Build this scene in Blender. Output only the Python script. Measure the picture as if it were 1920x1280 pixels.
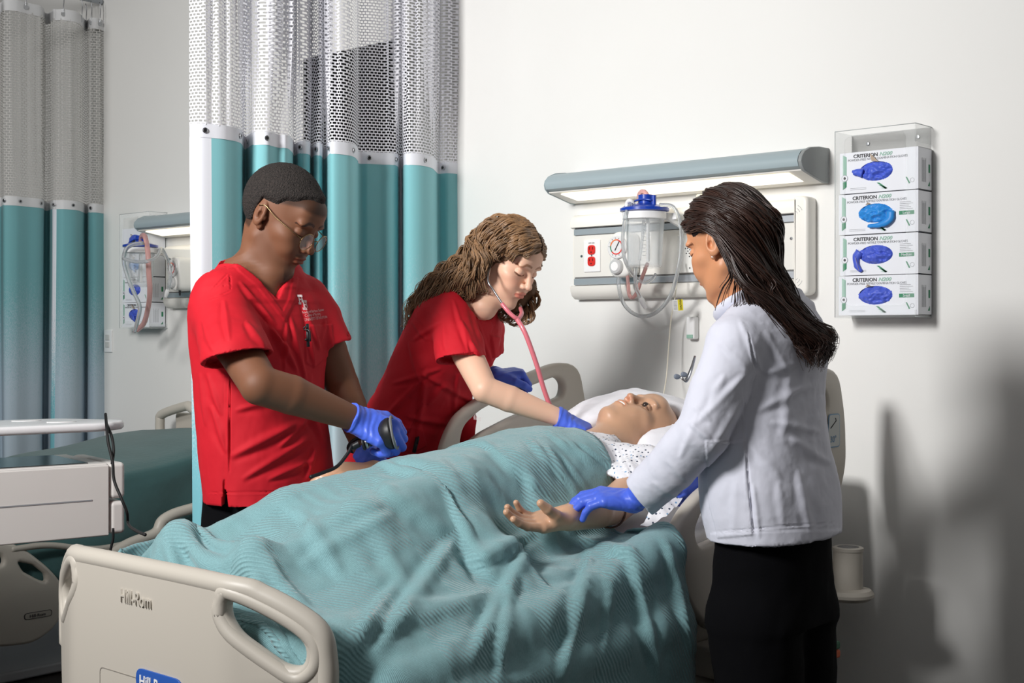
import bpy, bmesh, math, random
import numpy as np
from mathutils import Vector, Matrix
random.seed(4); RNG = np.random.default_rng(7)
for o in list(bpy.data.objects): bpy.data.objects.remove(o)
SC = bpy.context.scene; COL = SC.collection

# ---------------------------------------------------------------- camera, world, lights
YAW = math.atan(2500/2810); CA, SA = math.cos(YAW), math.sin(YAW)
FPX, HOR, CAMH, WN = 2500.0, 625.0, 1.30, 3.72      # wall_back is the plane y=0, the camera stands 3.72 m from it
cam = bpy.data.cameras.new('camera'); camo = bpy.data.objects.new('camera', cam); COL.objects.link(camo)
camo.location = (0, -WN, CAMH); camo.rotation_euler = (math.pi/2, 0, YAW)
cam.sensor_width = 36; cam.lens = 36*FPX/1920; cam.shift_y = -15/1920; cam.clip_start = .05
SC.camera = camo
w = bpy.data.worlds.new('world'); SC.world = w; w.use_nodes = True
w.node_tree.nodes['Background'].inputs[0].default_value = (1.0, .985, .96, 1)
w.node_tree.nodes['Background'].inputs[1].default_value = .08
def area(name, loc, target, size, power, col=(1,1,1), spread=180):
    l = bpy.data.lights.new(name, 'AREA'); l.shape = 'RECTANGLE'; l.size, l.size_y = size; l.energy = power; l.color = col; l.spread = math.radians(spread)
    o = bpy.data.objects.new(name, l); COL.objects.link(o); o.location = loc
    o.rotation_euler = (Vector(target)-Vector(loc)).to_track_quat('-Z', 'Y').to_euler(); return o
area('softbox_key', (-2.5, -4.5, 2.8), (-2.85, -.5, 1.95), (.8, .8), 83, (1.0, .992, .98), 118)
area('softbox_fill', (.4, -4.9, 2.8), (-2.6, -.6, 1.9), (1.6, 1.6), 4, (1.0, .99, .975), 120)
area('far_bay_fill', (-5.6, -3.4, 3.3), (-6.1, -.6, 1.2), (.8, .8), 13, (1.0, .99, .97), 120)  # unseen overhead lamp, added to brighten the second bay and its curtain
area('ceiling_fill', (-3.0, -2.6, 3.6), (-3.0, -1.6, 0), (3.0, 2.0), 8, (1.0, .98, .95))
SC.view_settings.view_transform = 'Standard'; SC.view_settings.look = 'None'
SC.view_settings.exposure = 0.0; SC.view_settings.gamma = 1.0; SC.view_settings.use_curve_mapping = False

# ---------------------------------------------------------------- measuring helpers: a photo point at a known depth / plane -> world
def W(px, py, Z):
    X = (px-960)/FPX*Z
    return np.array([CA*X-SA*Z, SA*X+CA*Z-WN, CAMH-(py-HOR)/FPX*Z])
def onX(px, py, t):                      # on the plane x = t
    x = (px-960)/FPX; return W(px, py, t/(CA*x-SA))
def onY(px, py, y):                      # on the plane y
    x = (px-960)/FPX; return W(px, py, (y+WN)/(SA*x+CA))
def cv(X, U, Z):                         # direction right/up/away as seen from the camera -> world
    return np.array([CA*X-SA*Z, SA*X+CA*Z, U])
def proj(P):
    t, n, h = P[:, 0], P[:, 1]+WN, P[:, 2]
    X = CA*t+SA*n; Z = -SA*t+CA*n
    return 960+FPX*X/Z, HOR-FPX*(h-CAMH)/Z, Z
def nrm(v): v = np.asarray(v, float); return v/np.linalg.norm(v)

# ---------------------------------------------------------------- materials
def lin(c):
    return tuple(((x/255)/12.92 if x/255 <= .04045 else (((x/255)+.055)/1.055)**2.4) for x in c)
MATS = {}
def M(name, col=(200,200,200), rough=.5, metal=0, bump=0, bscale=200, var=0, vscale=6, sheen=0, sss=0, tint=False, trans=0, alpha=1,
      emit=0, coat=0, ior=1.45, spec=.5, stretch=None, bdist=.002):
    if name in MATS: return MATS[name]
    m = bpy.data.materials.new(name); m.use_nodes = True; nt = m.node_tree; N = nt.nodes; L = nt.links
    b = N['Principled BSDF']; c = lin(col)+(1,)
    b.inputs['Base Color'].default_value = c; b.inputs['Roughness'].default_value = rough; b.inputs['Metallic'].default_value = metal
    b.inputs['Sheen Weight'].default_value = sheen; b.inputs['Sheen Roughness'].default_value = .5
    b.inputs['Subsurface Weight'].default_value = sss; b.inputs['Subsurface Radius'].default_value = (1,.35,.2); b.inputs['Subsurface Scale'].default_value = .012
    b.inputs['Transmission Weight'].default_value = trans; b.inputs['Alpha'].default_value = alpha; b.inputs['IOR'].default_value = ior
    b.inputs['Coat Weight'].default_value = coat; b.inputs['Specular IOR Level'].default_value = spec
    if emit: b.inputs['Emission Color'].default_value = c; b.inputs['Emission Strength'].default_value = emit
    tc = N.new('ShaderNodeTexCoord'); src = tc.outputs['Object']
    if stretch:
        mp = N.new('ShaderNodeMapping'); mp.inputs['Scale'].default_value = stretch; L.new(src, mp.inputs[0]); src = mp.outputs[0]
    csock = None
    if tint:
        a = N.new('ShaderNodeVertexColor'); a.layer_name = 'tint'
        mx = N.new('ShaderNodeMix'); mx.data_type = 'RGBA'; mx.blend_type = 'MULTIPLY'; mx.inputs[0].default_value = 1
        mx.inputs[6].default_value = c; L.new(a.outputs[0], mx.inputs[7]); csock = mx.outputs[2]
    if var:
        n = N.new('ShaderNodeTexNoise'); n.inputs['Scale'].default_value = vscale; n.inputs['Detail'].default_value = 4; L.new(src, n.inputs['Vector'])
        r = N.new('ShaderNodeMapRange'); r.inputs[1].default_value = .3; r.inputs[2].default_value = .7; r.inputs[3].default_value = 1-var; r.inputs[4].default_value = 1+var*.4
        L.new(n.outputs[0], r.inputs[0])
        mx = N.new('ShaderNodeMix'); mx.data_type = 'RGBA'; mx.blend_type = 'MULTIPLY'; mx.inputs[0].default_value = 1
        if csock: L.new(csock, mx.inputs[6])
        else: mx.inputs[6].default_value = c
        L.new(r.outputs[0], mx.inputs[7]); csock = mx.outputs[2]
    if csock: L.new(csock, b.inputs['Base Color'])
    if bump:
        n = N.new('ShaderNodeTexNoise'); n.inputs['Scale'].default_value = bscale; n.inputs['Detail'].default_value = 3; L.new(src, n.inputs['Vector'])
        bp = N.new('ShaderNodeBump'); bp.inputs['Strength'].default_value = bump; bp.inputs['Distance'].default_value = bdist
        L.new(n.outputs[0], bp.inputs['Height']); L.new(bp.outputs[0], b.inputs['Normal'])
    MATS[name] = m; return m

# ---------------------------------------------------------------- object helpers
def link(o): COL.objects.link(o); return o
def base_of(o):
    return np.array(o.get('_b', (0,0,0)), float)
def thing(name, label, cat, loc=(0,0,0), group=None):
    o = bpy.data.objects.new(name, None); o.empty_display_size = .05; link(o)
    o.location = tuple(loc); o['_b'] = [float(v) for v in loc]; o['label'] = label; o['category'] = cat
    if group: o['group'] = group
    return o
def tag(o, label=None, cat=None, group=None, kind=None):
    if label: o['label'] = label
    if cat: o['category'] = cat
    if group: o['group'] = group
    if kind: o['kind'] = kind
    return o
def raw(name, V, Fc, mat, parent=None, smooth=True, uv=None, tint=None):
    V = np.asarray(V, float); b = base_of(parent) if parent is not None else np.zeros(3)
    me = bpy.data.meshes.new(name)
    Fc = Fc.tolist() if isinstance(Fc, np.ndarray) else Fc
    me.from_pydata((V-b).tolist(), [], Fc); me.update()
    if smooth: me.polygons.foreach_set('use_smooth', [True]*len(me.polygons))
    if mat: me.materials.append(mat)
    if uv is not None:
        l = me.uv_layers.new(name='uv'); idx = np.zeros(len(me.loops), int); me.loops.foreach_get('vertex_index', idx)
        l.data.foreach_set('uv', np.asarray(uv, float)[idx].ravel())
    if tint is not None:
        a = me.color_attributes.new('tint', 'FLOAT_COLOR', 'POINT'); c = np.ones((len(V), 4)); c[:, :3] = tint; a.data.foreach_set('color', c.ravel())
    o = bpy.data.objects.new(name, me); link(o)
    if parent is not None: o.parent = parent; o['_b'] = [float(v) for v in b]
    return o
def bmo(name, bm, mat, parent=None, smooth=True, sharp=40, bevel=0, bseg=2, sub=0):
    """link a bmesh given in world coordinates"""
    bmesh.ops.recalc_face_normals(bm, faces=bm.faces)
    b = base_of(parent) if parent is not None else np.zeros(3)
    for v in bm.verts: v.co -= Vector(b)
    me = bpy.data.meshes.new(name); bm.to_mesh(me); bm.free()
    if mat: me.materials.append(mat)
    if smooth:
        me.polygons.foreach_set('use_smooth', [True]*len(me.polygons))
        me.set_sharp_from_angle(angle=math.radians(sharp))
    o = bpy.data.objects.new(name, me); link(o)
    if bevel:
        md = o.modifiers.new('bevel', 'BEVEL'); md.width = bevel; md.segments = bseg; md.limit_method = 'ANGLE'; md.angle_limit = math.radians(35)
        md.harden_normals = True
    if sub: md = o.modifiers.new('sub', 'SUBSURF'); md.levels = md.render_levels = sub
    if parent is not None: o.parent = parent; o['_b'] = [float(v) for v in b]
    return o
def box_bm(bm, lo, hi, R=None, c=None):
    """axis box; with R (3x3 columns) and c the box is lo..hi in that frame"""
    vs = []
    for x in (lo[0], hi[0]):
        for y in (lo[1], hi[1]):
            for z in (lo[2], hi[2]):
                p = np.array([x, y, z], float)
                if R is not None: p = R@p
                if c is not None: p = p+c
                vs.append(bm.verts.new(p))
    for f in ((0,1,3,2),(4,6,7,5),(0,4,5,1),(2,3,7,6),(0,2,6,4),(1,5,7,3)): bm.faces.new([vs[i] for i in f])
    return vs
def box(name, lo, hi, mat, parent=None, bevel=.003, R=None, c=None, bseg=2):
    bm = bmesh.new(); box_bm(bm, lo, hi, R, c); return bmo(name, bm, mat, parent, bevel=bevel, bseg=bseg)
def catmull(P, n):
    P = np.asarray(P, float); K = len(P)
    if K == 2: t = np.linspace(0, 1, n)[:, None]; return P[0]*(1-t)+P[1]*t
    Q = np.vstack([2*P[0]-P[1], P, 2*P[-1]-P[-2]]); t = np.linspace(0, K-1-1e-9, n); i = t.astype(int); f = (t-i)[:, None]
    a, b, c, d = Q[i], Q[i+1], Q[i+2], Q[i+3]
    return .5*((2*b)+(-a+c)*f+(2*a-5*b+4*c-d)*f*f+(-a+3*b-3*c+d)*f**3)
def tube_mesh(P, r, k=8, caps=True, flat=None):
    P = np.asarray(P, float); n = len(P); r = np.broadcast_to(np.asarray(r, float), (n,))
    T = np.gradient(P, axis=0); T /= np.linalg.norm(T, axis=1)[:, None]+1e-12
    u = np.cross(T[0], [0,0,1.]);
    if np.linalg.norm(u) < .1: u = np.cross(T[0], [1.,0,0])
    u /= np.linalg.norm(u); V = []; a = np.arange(k)*2*math.pi/k
    for i in range(n):
        u = u-T[i]*u.dot(T[i]); u /= np.linalg.norm(u)+1e-12; v = np.cross(T[i], u)
        V.append(P[i]+r[i]*(np.cos(a)[:, None]*u+np.sin(a)[:, None]*v*(flat or 1)))
    V = np.vstack(V); Fc = []
    for i in range(n-1):
        for j in range(k): Fc.append((i*k+j, i*k+(j+1) % k, (i+1)*k+(j+1) % k, (i+1)*k+j))
    if caps: Fc.append(tuple(range(k-1, -1, -1))); Fc.append(tuple((n-1)*k+j for j in range(k)))
    return V, Fc
def tube(name, P, r, mat, parent=None, k=10, n=0, flat=None):
    if n: P = catmull(P, n)
    V, Fc = tube_mesh(P, r, k, flat=flat); return raw(name, V, Fc, mat, parent)
def frame(axis, up=(0,0,1)):
    """3x3 with columns (x, y, z): z along axis"""
    z = nrm(axis); x = np.cross(up, z)
    if np.linalg.norm(x) < 1e-3: x = np.array([1.,0,0])
    x = nrm(x); return np.stack([x, np.cross(z, x), z], 1)
def lathe(name, c, axis, prof, mat, parent=None, k=32, sx=1):
    """prof: list of (radius, distance along axis)"""
    R = frame(axis); a = np.arange(k)*2*math.pi/k; V = []; Fc = []
    for r, z in prof:
        for t in a: V.append(np.asarray(c)+R@np.array([r*math.cos(t)*sx, r*math.sin(t), z]))
    for i in range(len(prof)-1):
        for j in range(k): Fc.append((i*k+j, i*k+(j+1) % k, (i+1)*k+(j+1) % k, (i+1)*k+j))
    Fc.append(tuple(range(k-1, -1, -1))); Fc.append(tuple((len(prof)-1)*k+j for j in range(k)))
    bm = bmesh.new(); vs = [bm.verts.new(v) for v in V]
    for f in Fc:
        try: bm.faces.new([vs[i] for i in f])
        except ValueError: pass
    return bmo(name, bm, mat, parent, sharp=35)
def slab(name, outline, holes, O, ex, ey, ez, thick, mat, parent=None, bevel=.012, bseg=3, rnd=None):
    """plate with holes: outline and holes in 2D (metres) on the frame O + ex*u + ey*v, extruded by thick along ez"""
    cu = bpy.data.curves.new(name, 'CURVE'); cu.dimensions = '2D'; cu.fill_mode = 'BOTH'
    for pts in [outline]+list(holes):
        s = cu.splines.new('POLY'); s.points.add(len(pts)-1); s.use_cyclic_u = True
        for p, q in zip(s.points, pts): p.co = (q[0], q[1], 0, 1)
    cu.extrude = thick/2-bevel if bevel else thick/2; cu.bevel_depth = bevel; cu.bevel_resolution = bseg; cu.offset = -bevel
    to = bpy.data.objects.new('tmp', cu); link(to)
    me = bpy.data.meshes.new_from_object(to.evaluated_get(bpy.context.evaluated_depsgraph_get())); bpy.data.objects.remove(to)
    V = np.zeros(len(me.vertices)*3); me.vertices.foreach_get('co', V); V = V.reshape(-1, 3)
    Wd = np.asarray(O)+V[:, :1]*np.asarray(ex)+V[:, 1:2]*np.asarray(ey)+(V[:, 2:]+thick/2)*np.asarray(ez)
    b = base_of(parent) if parent is not None else np.zeros(3)
    me.vertices.foreach_set('co', (Wd-b).ravel()); me.name = name
    me.materials.clear(); me.materials.append(mat)
    bm = bmesh.new(); bm.from_mesh(me); bmesh.ops.remove_doubles(bm, verts=bm.verts, dist=1e-5); bmesh.ops.recalc_face_normals(bm, faces=bm.faces); bm.to_mesh(me); bm.free()
    me.polygons.foreach_set('use_smooth', [True]*len(me.polygons)); me.set_sharp_from_angle(angle=math.radians(38))
    o = bpy.data.objects.new(name, me); link(o)
    if parent is not None: o.parent = parent; o['_b'] = [float(v) for v in b]
    return o
def rounded(pts, r, n=5):
    """round the corners of a polygon; r may be a list"""
    out = []; K = len(pts)
    for i in range(K):
        p0, p, p1 = np.array(pts[i-1], float), np.array(pts[i], float), np.array(pts[(i+1) % K], float)
        rr = r[i] if isinstance(r, (list, tuple)) else r
        d0, d1 = p0-p, p1-p; l = min(rr, .48*np.linalg.norm(d0), .48*np.linalg.norm(d1))
        a, b = p+nrm(d0)*l, p+nrm(d1)*l
        for t in np.linspace(0, 1, n): out.append((1-t)**2*a+2*t*(1-t)*p+t*t*b)
    return [tuple(q) for q in out]
def oval(cx, cy, rx, ry, n=28): return [(cx+rx*math.cos(2*math.pi*i/n), cy+ry*math.sin(2*math.pi*i/n)) for i in range(n)]
def text(name, s, O, ex, ey, ez, size, mat, parent, align='LEFT', ext=.0004, shear=0, stretchx=1, off=0, spacing=1):
    cu = bpy.data.curves.new(name, 'FONT'); cu.body = s; cu.size = size; cu.align_x = align; cu.extrude = ext; cu.shear = shear; cu.offset = off; cu.space_character = spacing
    cu.resolution_u = 3
    to = bpy.data.objects.new('tmp', cu); link(to)
    me = bpy.data.meshes.new_from_object(to.evaluated_get(bpy.context.evaluated_depsgraph_get())); bpy.data.objects.remove(to)
    V = np.zeros(len(me.vertices)*3); me.vertices.foreach_get('co', V); V = V.reshape(-1, 3); V[:, 0] *= stretchx
    b = base_of(parent) if parent is not None else np.zeros(3)
    Wd = np.asarray(O)+V[:, :1]*np.asarray(ex)+V[:, 1:2]*np.asarray(ey)+(V[:, 2:]+ext)*np.asarray(ez)-b
    me.vertices.foreach_set('co', Wd.ravel()); me.materials.clear(); me.materials.append(mat); me.name = name
    o = bpy.data.objects.new(name, me); link(o)
    if parent is not None: o.parent = parent; o['_b'] = [float(v) for v in b]
    return o
X_, Y_, Z_ = np.eye(3)
OUT = -Y_         # out of wall_back, towards the room

# ---------------------------------------------------------------- palette
WALL = M('wall_paint', (234,233,230), .6, bump=.05, bscale=220, var=.015, vscale=2)
BEIGE = M('beige_plastic', (196,189,178), .42, bump=.03, bscale=600)
BEIGE2 = M('beige_dull', (176,170,160), .5)
BEIGEL = M('beige_label_line', (140,134,126), .6)
OFFW = M('offwhite_plastic', (236,233,226), .38)
WHITE = M('white_plastic', (238,238,238), .35)
GREYP = M('grey_plastic', (120,120,120), .5)
DARK = M('dark_plastic', (28,28,30), .45)
BLACKM = M('black_rubber', (14,14,15), .6)
STEEL = M('brushed_steel', (170,172,175), .28, metal=1)
ALU = M('aluminium_strip', (190,196,202), .35, metal=.6)
BLUEGREY = M('blue_grey_housing', (160,175,180), .42)
GREYEND = M('grey_end_cap', (148,152,152), .45)
RED = M('red_outlet', (214,44,38), .35)
NAVY = M('blue_lid', (22,62,170), .3, coat=.3)
def thin_clear(name, col, clear, rough=.05):
    m = bpy.data.materials.new(name); m.use_nodes = True; nt = m.node_tree; N = nt.nodes; L = nt.links
    b = N['Principled BSDF']; b.inputs['Base Color'].default_value = lin(col)+(1,); b.inputs['Roughness'].default_value = rough
    lw = N.new('ShaderNodeLayerWeight'); lw.inputs[0].default_value = .25
    r = N.new('ShaderNodeMapRange'); r.inputs[3].default_value = 1-clear; r.inputs[4].default_value = min(1, 1-clear+.45); L.new(lw.outputs['Facing'], r.inputs[0]); L.new(r.outputs[0], b.inputs['Alpha'])
    return m
CLEAR = thin_clear('clear_plastic', (232,236,238), .80)
ACR = thin_clear('acrylic', (246,250,250), .94)
TUBEC = M('clear_tubing', (225,228,230), .15, trans=.75, ior=1.3)
TUBEP = M('pink_tubing', (240,190,185), .2, trans=.5, ior=1.3)
GREEN = M('print_green', (46,132,92), .5)
GREENL = M('print_pale_green', (150,190,172), .5)
INK = M('print_black', (40,40,44), .6)
INKG = M('print_grey', (150,152,156), .6)
CARTON = M('glove_carton', (232,234,240), .5, bump=.02, bscale=300)
PAPERTORN = M('torn_card', (190,170,150), .8)

# ================================================================ THE SETTING
def struct(o): o['kind'] = 'structure'; return o
struct(box('wall_back', (-12, 0, 0), (1.6, .12, 3.4), WALL, bevel=0))
FL = M('floor_wood', (46,40,37), .45, var=.4, vscale=3, stretch=(6,.6,1))
struct(box('floor', (-12, -6.5, -.06), (1.6, .12, 0), M('floor_joint', (18,16,15), .8), bevel=0))
floor = bpy.data.objects['floor']
# vinyl planks, those the camera can see
me0 = None; i = 0
for r in range(24):
    y0 = -4.3+r*.18
    for c in range(6):
        x0 = -8.0+c*1.2+(r % 3)*.4
        if x0 > -2.2 or y0 > -.1: continue
        if me0 is None:
            o = box('plank', (0,0,0), (1.196,.176,.006), FL, None, bevel=0); me0 = o.data
        else: o = bpy.data.objects.new('plank', me0); link(o)
        o.parent = floor; o.location = (x0, y0, .0)
struct(box('baseboard_back', (-12, -.014, 0), (1.6, 0, .10), M('base_vinyl', (70,66,62), .6), bevel=.004))

# ================================================================ WALL FITTINGS
def wall_lamp(xl, xr, label):
    z0, z1 = 1.768, 1.862; L = thing('wall_lamp', label, 'lamp', (xl, 0, z0))
    # profile (y, z): blue-grey bull-nose over a sloping lit underside
    prof = [(0,z1+.008),(-.06,z1+.006),(-.12,z1-.003),(-.152,z1-.014),(-.168,z1-.032),(-.172,z1-.045),(-.166,z1-.060),(-.150,z1-.068),(-.14,z1-.066),(0,z1-.03)]
    def ext(name, pr, a, b, mat, par=L, bev=0):
        bm = bmesh.new(); A = [bm.verts.new((a,y,z)) for y, z in pr]; B = [bm.verts.new((b,y,z)) for y, z in pr]; K = len(pr)
        for k in range(K): bm.faces.new((A[k], A[(k+1)%K], B[(k+1)%K], B[k]))
        bm.faces.new(A[::-1]); bm.faces.new(B); return bmo(name, bm, mat, par, bevel=bev)
    ext('housing', prof, xl+.004, xr-.014, BLUEGREY)
    low = [(0,z1-.035),(-.15,z1-.0675),(-.148,z1-.072),(-.03,z0-.004),(0,z0-.004)]
    ext('underside', low, xl+.004, xr-.014, OFFW)
    dif = M('lamp_diffuser', (255,247,228), .5, emit=1.15)
    # diffuser panel on the slope
    a, b = np.array([0,-.140,z1-.0755]), np.array([0,-.045,z0+.0035])
    d = nrm(b-a); nn = nrm(np.cross([1,0,0], d)); nn = nn if nn[2] < 0 else -nn
    R = np.stack([X_, d, np.cross(X_, d)], 1); sgn = 1 if (R[:,2]@nn) > 0 else -1
    ln = np.linalg.norm(b-a)
    box('diffuser', (xl+.05, 0, min(0, sgn*.004)), (xr-.06, ln, max(0, sgn*.004)), dif, L, bevel=.002, R=R, c=a)
    capp = [(0,z1+.009),(-.06,z1+.008),(-.115,z1+.001),(-.150,z1-.013),(-.168,z1-.030),(-.173,z1-.045),(-.168,z1-.060),(-.150,z1-.074),(-.03,z0-.006),(0,z0-.006)]
    ext('end_cap', capp, xr-.013, xr, GREYEND, bev=.003); ext('end_cap', capp, xl, xl+.004, BLUEGREY, bev=.001)
    return L
wall_lamp(-3.008, -2.0, 'blue-grey wall lamp glowing above the near headwall panel')
wall_lamp(-5.57, -4.57, 'distant blue-grey wall lamp beyond the white curtain edge')

def headwall(xl, xr, label, full=True):
    z0, z1 = 1.42, 1.722; H = thing('headwall_panel', label, 'wall panel', (xl, 0, z0))
    f = -.05
    def strip(name, za, zb, ya, yb, mat, xa=xl+.012, xb=xr-.05, bev=.002): return box(name, (xa, ya, za), (xb, yb, zb), mat, H, bevel=bev)
    bm = bmesh.new()                         # casing: rounded top and bottom lips
    pr = [(0,z0),(-.028,z0+.001),(-.045,z0+.012),(-.054,z0+.030),(-.056,z0+.046),(-.04,z0+.05),(-.04,z1-.052),(-.054,z1-.048),(-.054,z1-.03),(-.047,z1-.014),(-.03,z1-.003),(0,z1)]
    A = [bm.verts.new((xl,y,z)) for y, z in pr]; B = [bm.verts.new((xr-.05,y,z)) for y, z in pr]; K = len(pr)
    for k in range(K): bm.faces.new((A[k], A[(k+1)%K], B[(k+1)%K], B[k]))
    bm.faces.new(A[::-1]); bm.faces.new(B); bmo('casing', bm, OFFW, H, sharp=50)
    strip('rail_strip', z1-.076, z1-.054, -.050, -.038, ALU); strip('rail_groove', z1-.055, z1-.0505, -.046, -.038, DARK)
    strip('rail_strip', z0+.0505, z0+.073, -.050, -.038, ALU); strip('rail_groove', z0+.0725, z0+.0775, -.046, -.038, GREYP)
    strip('face_plate', z0+.078, z1-.078, -.048, -.038, M('face_plate', (228,226,220), .4), bev=.001)
    # right end moulding with vents
    out = rounded([(xr-.052,z0-.002),(xr,z0-.002),(xr,z1+.002),(xr-.052,z1+.002)], [.006,.02,.02,.006])
    e = slab('end_moulding', out, [], (0,0,0), X_, Z_, OUT, .058, OFFW, H, bevel=.010)
    for s in (0, 1):
        for k in range(3):
            zc = (z1-.045) if s else (z0+.045); r = .012+.009*k
            a = np.linspace(.45, 1.15, 7); sg = 1 if s else -1
            P = [(xr-.046+r*math.cos(t)*1.0, -.0575, zc-sg*.012+sg*r*math.sin(t)*1.1) for t in a]
            tube('vent_slot', P, .0009, INKG, H, k=6)
    if full:
        P = box('outlet_plate', (-2.926, -.053, 1.515), (-2.853, -.047, 1.627), WHITE, H, bevel=.002)
        for zz in (1.592, 1.552):
            o = slab('outlet', rounded([(-2.906,zz-.0165),(-2.873,zz-.0165),(-2.873,zz+.0165),(-2.906,zz+.0165)], .012), [], (0,-.0525,0), X_, Z_, OUT, .004, RED, P, bevel=.001)
            for dx in (-.007,.007): box('slot', (-2.8895+dx-.0012,-.0575,zz+.001), (-2.8895+dx+.0012,-.056,zz+.010), DARK, P, bevel=0)
            lathe('ground_hole', (-2.8895,-.056,zz-.008), OUT, [(.0026,0),(.0026,.0012)], DARK, P, k=10)
        for (x, z) in ((-2.8895,1.572),): lathe('screw', (x,-.053,z), OUT, [(.003,0),(.003,.001)], STEEL, P, k=12)
        text('outlet_marking', '120V 20A', (-2.9045,-.0535,1.614), X_, Z_, OUT, .007, INKG, P)
        for (x, z) in ((-2.938,1.572),(-2.105,1.595)):
            lathe('screw', (x,-.048,z), OUT, [(.005,0),(.0045,.002),(.0015,.0022)], STEEL, H, k=14)
        # speaker plate and nurse-call plate
        S = box('speaker_plate', (-2.527,-.056,1.50), (-2.40,-.047,1.625), M('plate_white',(226,225,221),.4), H, bevel=.002)
        cx, cz = -2.468, 1.577
        for r, k in ((0,1),(.009,8),(.0175,12),(.026,10)):
            for j in range(k):
                a = 2*math.pi*j/max(k,1)+r*20
                lathe('speaker_hole', (cx+r*math.cos(a),-.0562,cz+r*math.sin(a)), OUT, [(.0022,0),(.0022,.0008)], DARK, S, k=8)
        lathe('screw', (-2.477,-.056,1.515), OUT, [(.003,0),(.003,.001)], STEEL, S, k=10)
        for k in range(5): box('label_mark', (-2.492+k*.012,-.0565,1.632+.002*(k%2)), (-2.485+k*.012,-.0475,1.643), INKG, H, bevel=0)
        C = box('call_plate', (-2.395,-.056,1.50), (-2.33,-.047,1.625), M('plate_white'), H, bevel=.002)
        lathe('call_button', (-2.376,-.056,1.594), OUT, [(.009,0),(.009,.003),(.006,.004)], M('button_blue',(40,96,170),.4), C, k=18)
        box('call_key', (-2.386,-.059,1.552), (-2.36,-.056,1.572), M('key_cyan',(70,180,220),.4), C, bevel=.002)
        box('junction_box', (-2.435,-.085,1.70), (-2.31,-.0,1.752), M('cream_box',(232,226,205),.5), H, bevel=.004)
    return H
headwall(-2.985, -2.043, 'near cream headwall panel with red outlets below the wall lamp')
headwall(-5.50, -4.60, 'far cream headwall panel partly hidden by the curtain edge', full=False)

def suction(x, z, y, lab_c, lab_r, mirror=1, near=True):
    """canister in a bracket; regulator with dial; tubing"""
    T = thing('suction_canister', lab_c, 'canister', (x, y, z-.19))
    prof = [(.050,-.185),(.056,-.18),(.060,-.10),(.066,-.012),(.066,-.004),(.063,-.004),(.057,-.10),(.053,-.176),(.0,-.178)]
    lathe('jar', (x,y,z), Z_, prof[::1], CLEAR, T, k=36)
    lathe('jar_rim', (x,y,z), Z_, [(.067,-.030),(.072,-.028),(.072,-.006),(.067,-.004)], WHITE, T, k=36)
    lid = lathe('lid', (x,y,z), Z_, [(.074,-.004),(.080,-.002),(.080,.007),(.074,.010),(.060,.014),(.035,.022),(.012,.024),(0,.024)][:7], NAVY, T, k=40)
    lathe('port', (x+.006,y,z+.02), Z_, [(.026,0),(.026,.030),(.021,.031),(.021,.02)], NAVY, lid, k=24)
    lathe('port', (x+.044,y-.01,z+.012), Z_, [(.008,0),(.008,.034),(.005,.034)], NAVY, lid, k=14)
    lathe('port', (x-.040,y-.012,z+.012), Z_, [(.009,0),(.008,.02),(.005,.022)], DARK, lid, k=14)
    tube('lid_strap', [(x-.062,y-.03,z+.012),(x-.03,y-.034,z+.024),(x+.006,y-.03,z+.034),(x+.044,y-.02,z+.030)], .003, NAVY, lid, k=6, n=14)
    tube('inner_tube', [(x-.002,y,z-.005),(x-.012,y+.004,z-.09),(x-.02,y,z-.16)], .005, TUBEC, T, k=8, n=10)
    box('filter_stick', (x+.015,y-.012,z-.165), (x+.024,y-.004,z-.02), WHITE, T, bevel=.001)
    for k in range(11): box('volume_mark', (x+.034,y-.0585,z-.15+k*.012), (x+.046,y-.057,z-.1485+k*.012), INKG, T, bevel=0)
    br = box('bracket', (x-.02,y+.05,z-.03), (x+.09,y+.062,z-.008), WHITE, T, bevel=.003)
    bm = bmesh.new()                                         # slanting clear bracket arm back to the panel
    A = [(x+.055,y+.03,z-.008),(x+.10,-.05,z-.008),(x+.10,-.05,z-.085),(x+.055,y+.03,z-.03)]
    fr = [bm.verts.new(a) for a in A]; bk = [bm.verts.new((a[0]+.012,a[1],a[2])) for a in A]
    bm.faces.new(fr); bm.faces.new(bk[::-1])
    for k in range(4): bm.faces.new((fr[k],bk[k],bk[(k+1)%4],fr[(k+1)%4]))
    bmo('bracket_arm', bm, M('bracket_frosted',(226,226,224),.3), T, bevel=.002)
    return T
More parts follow.
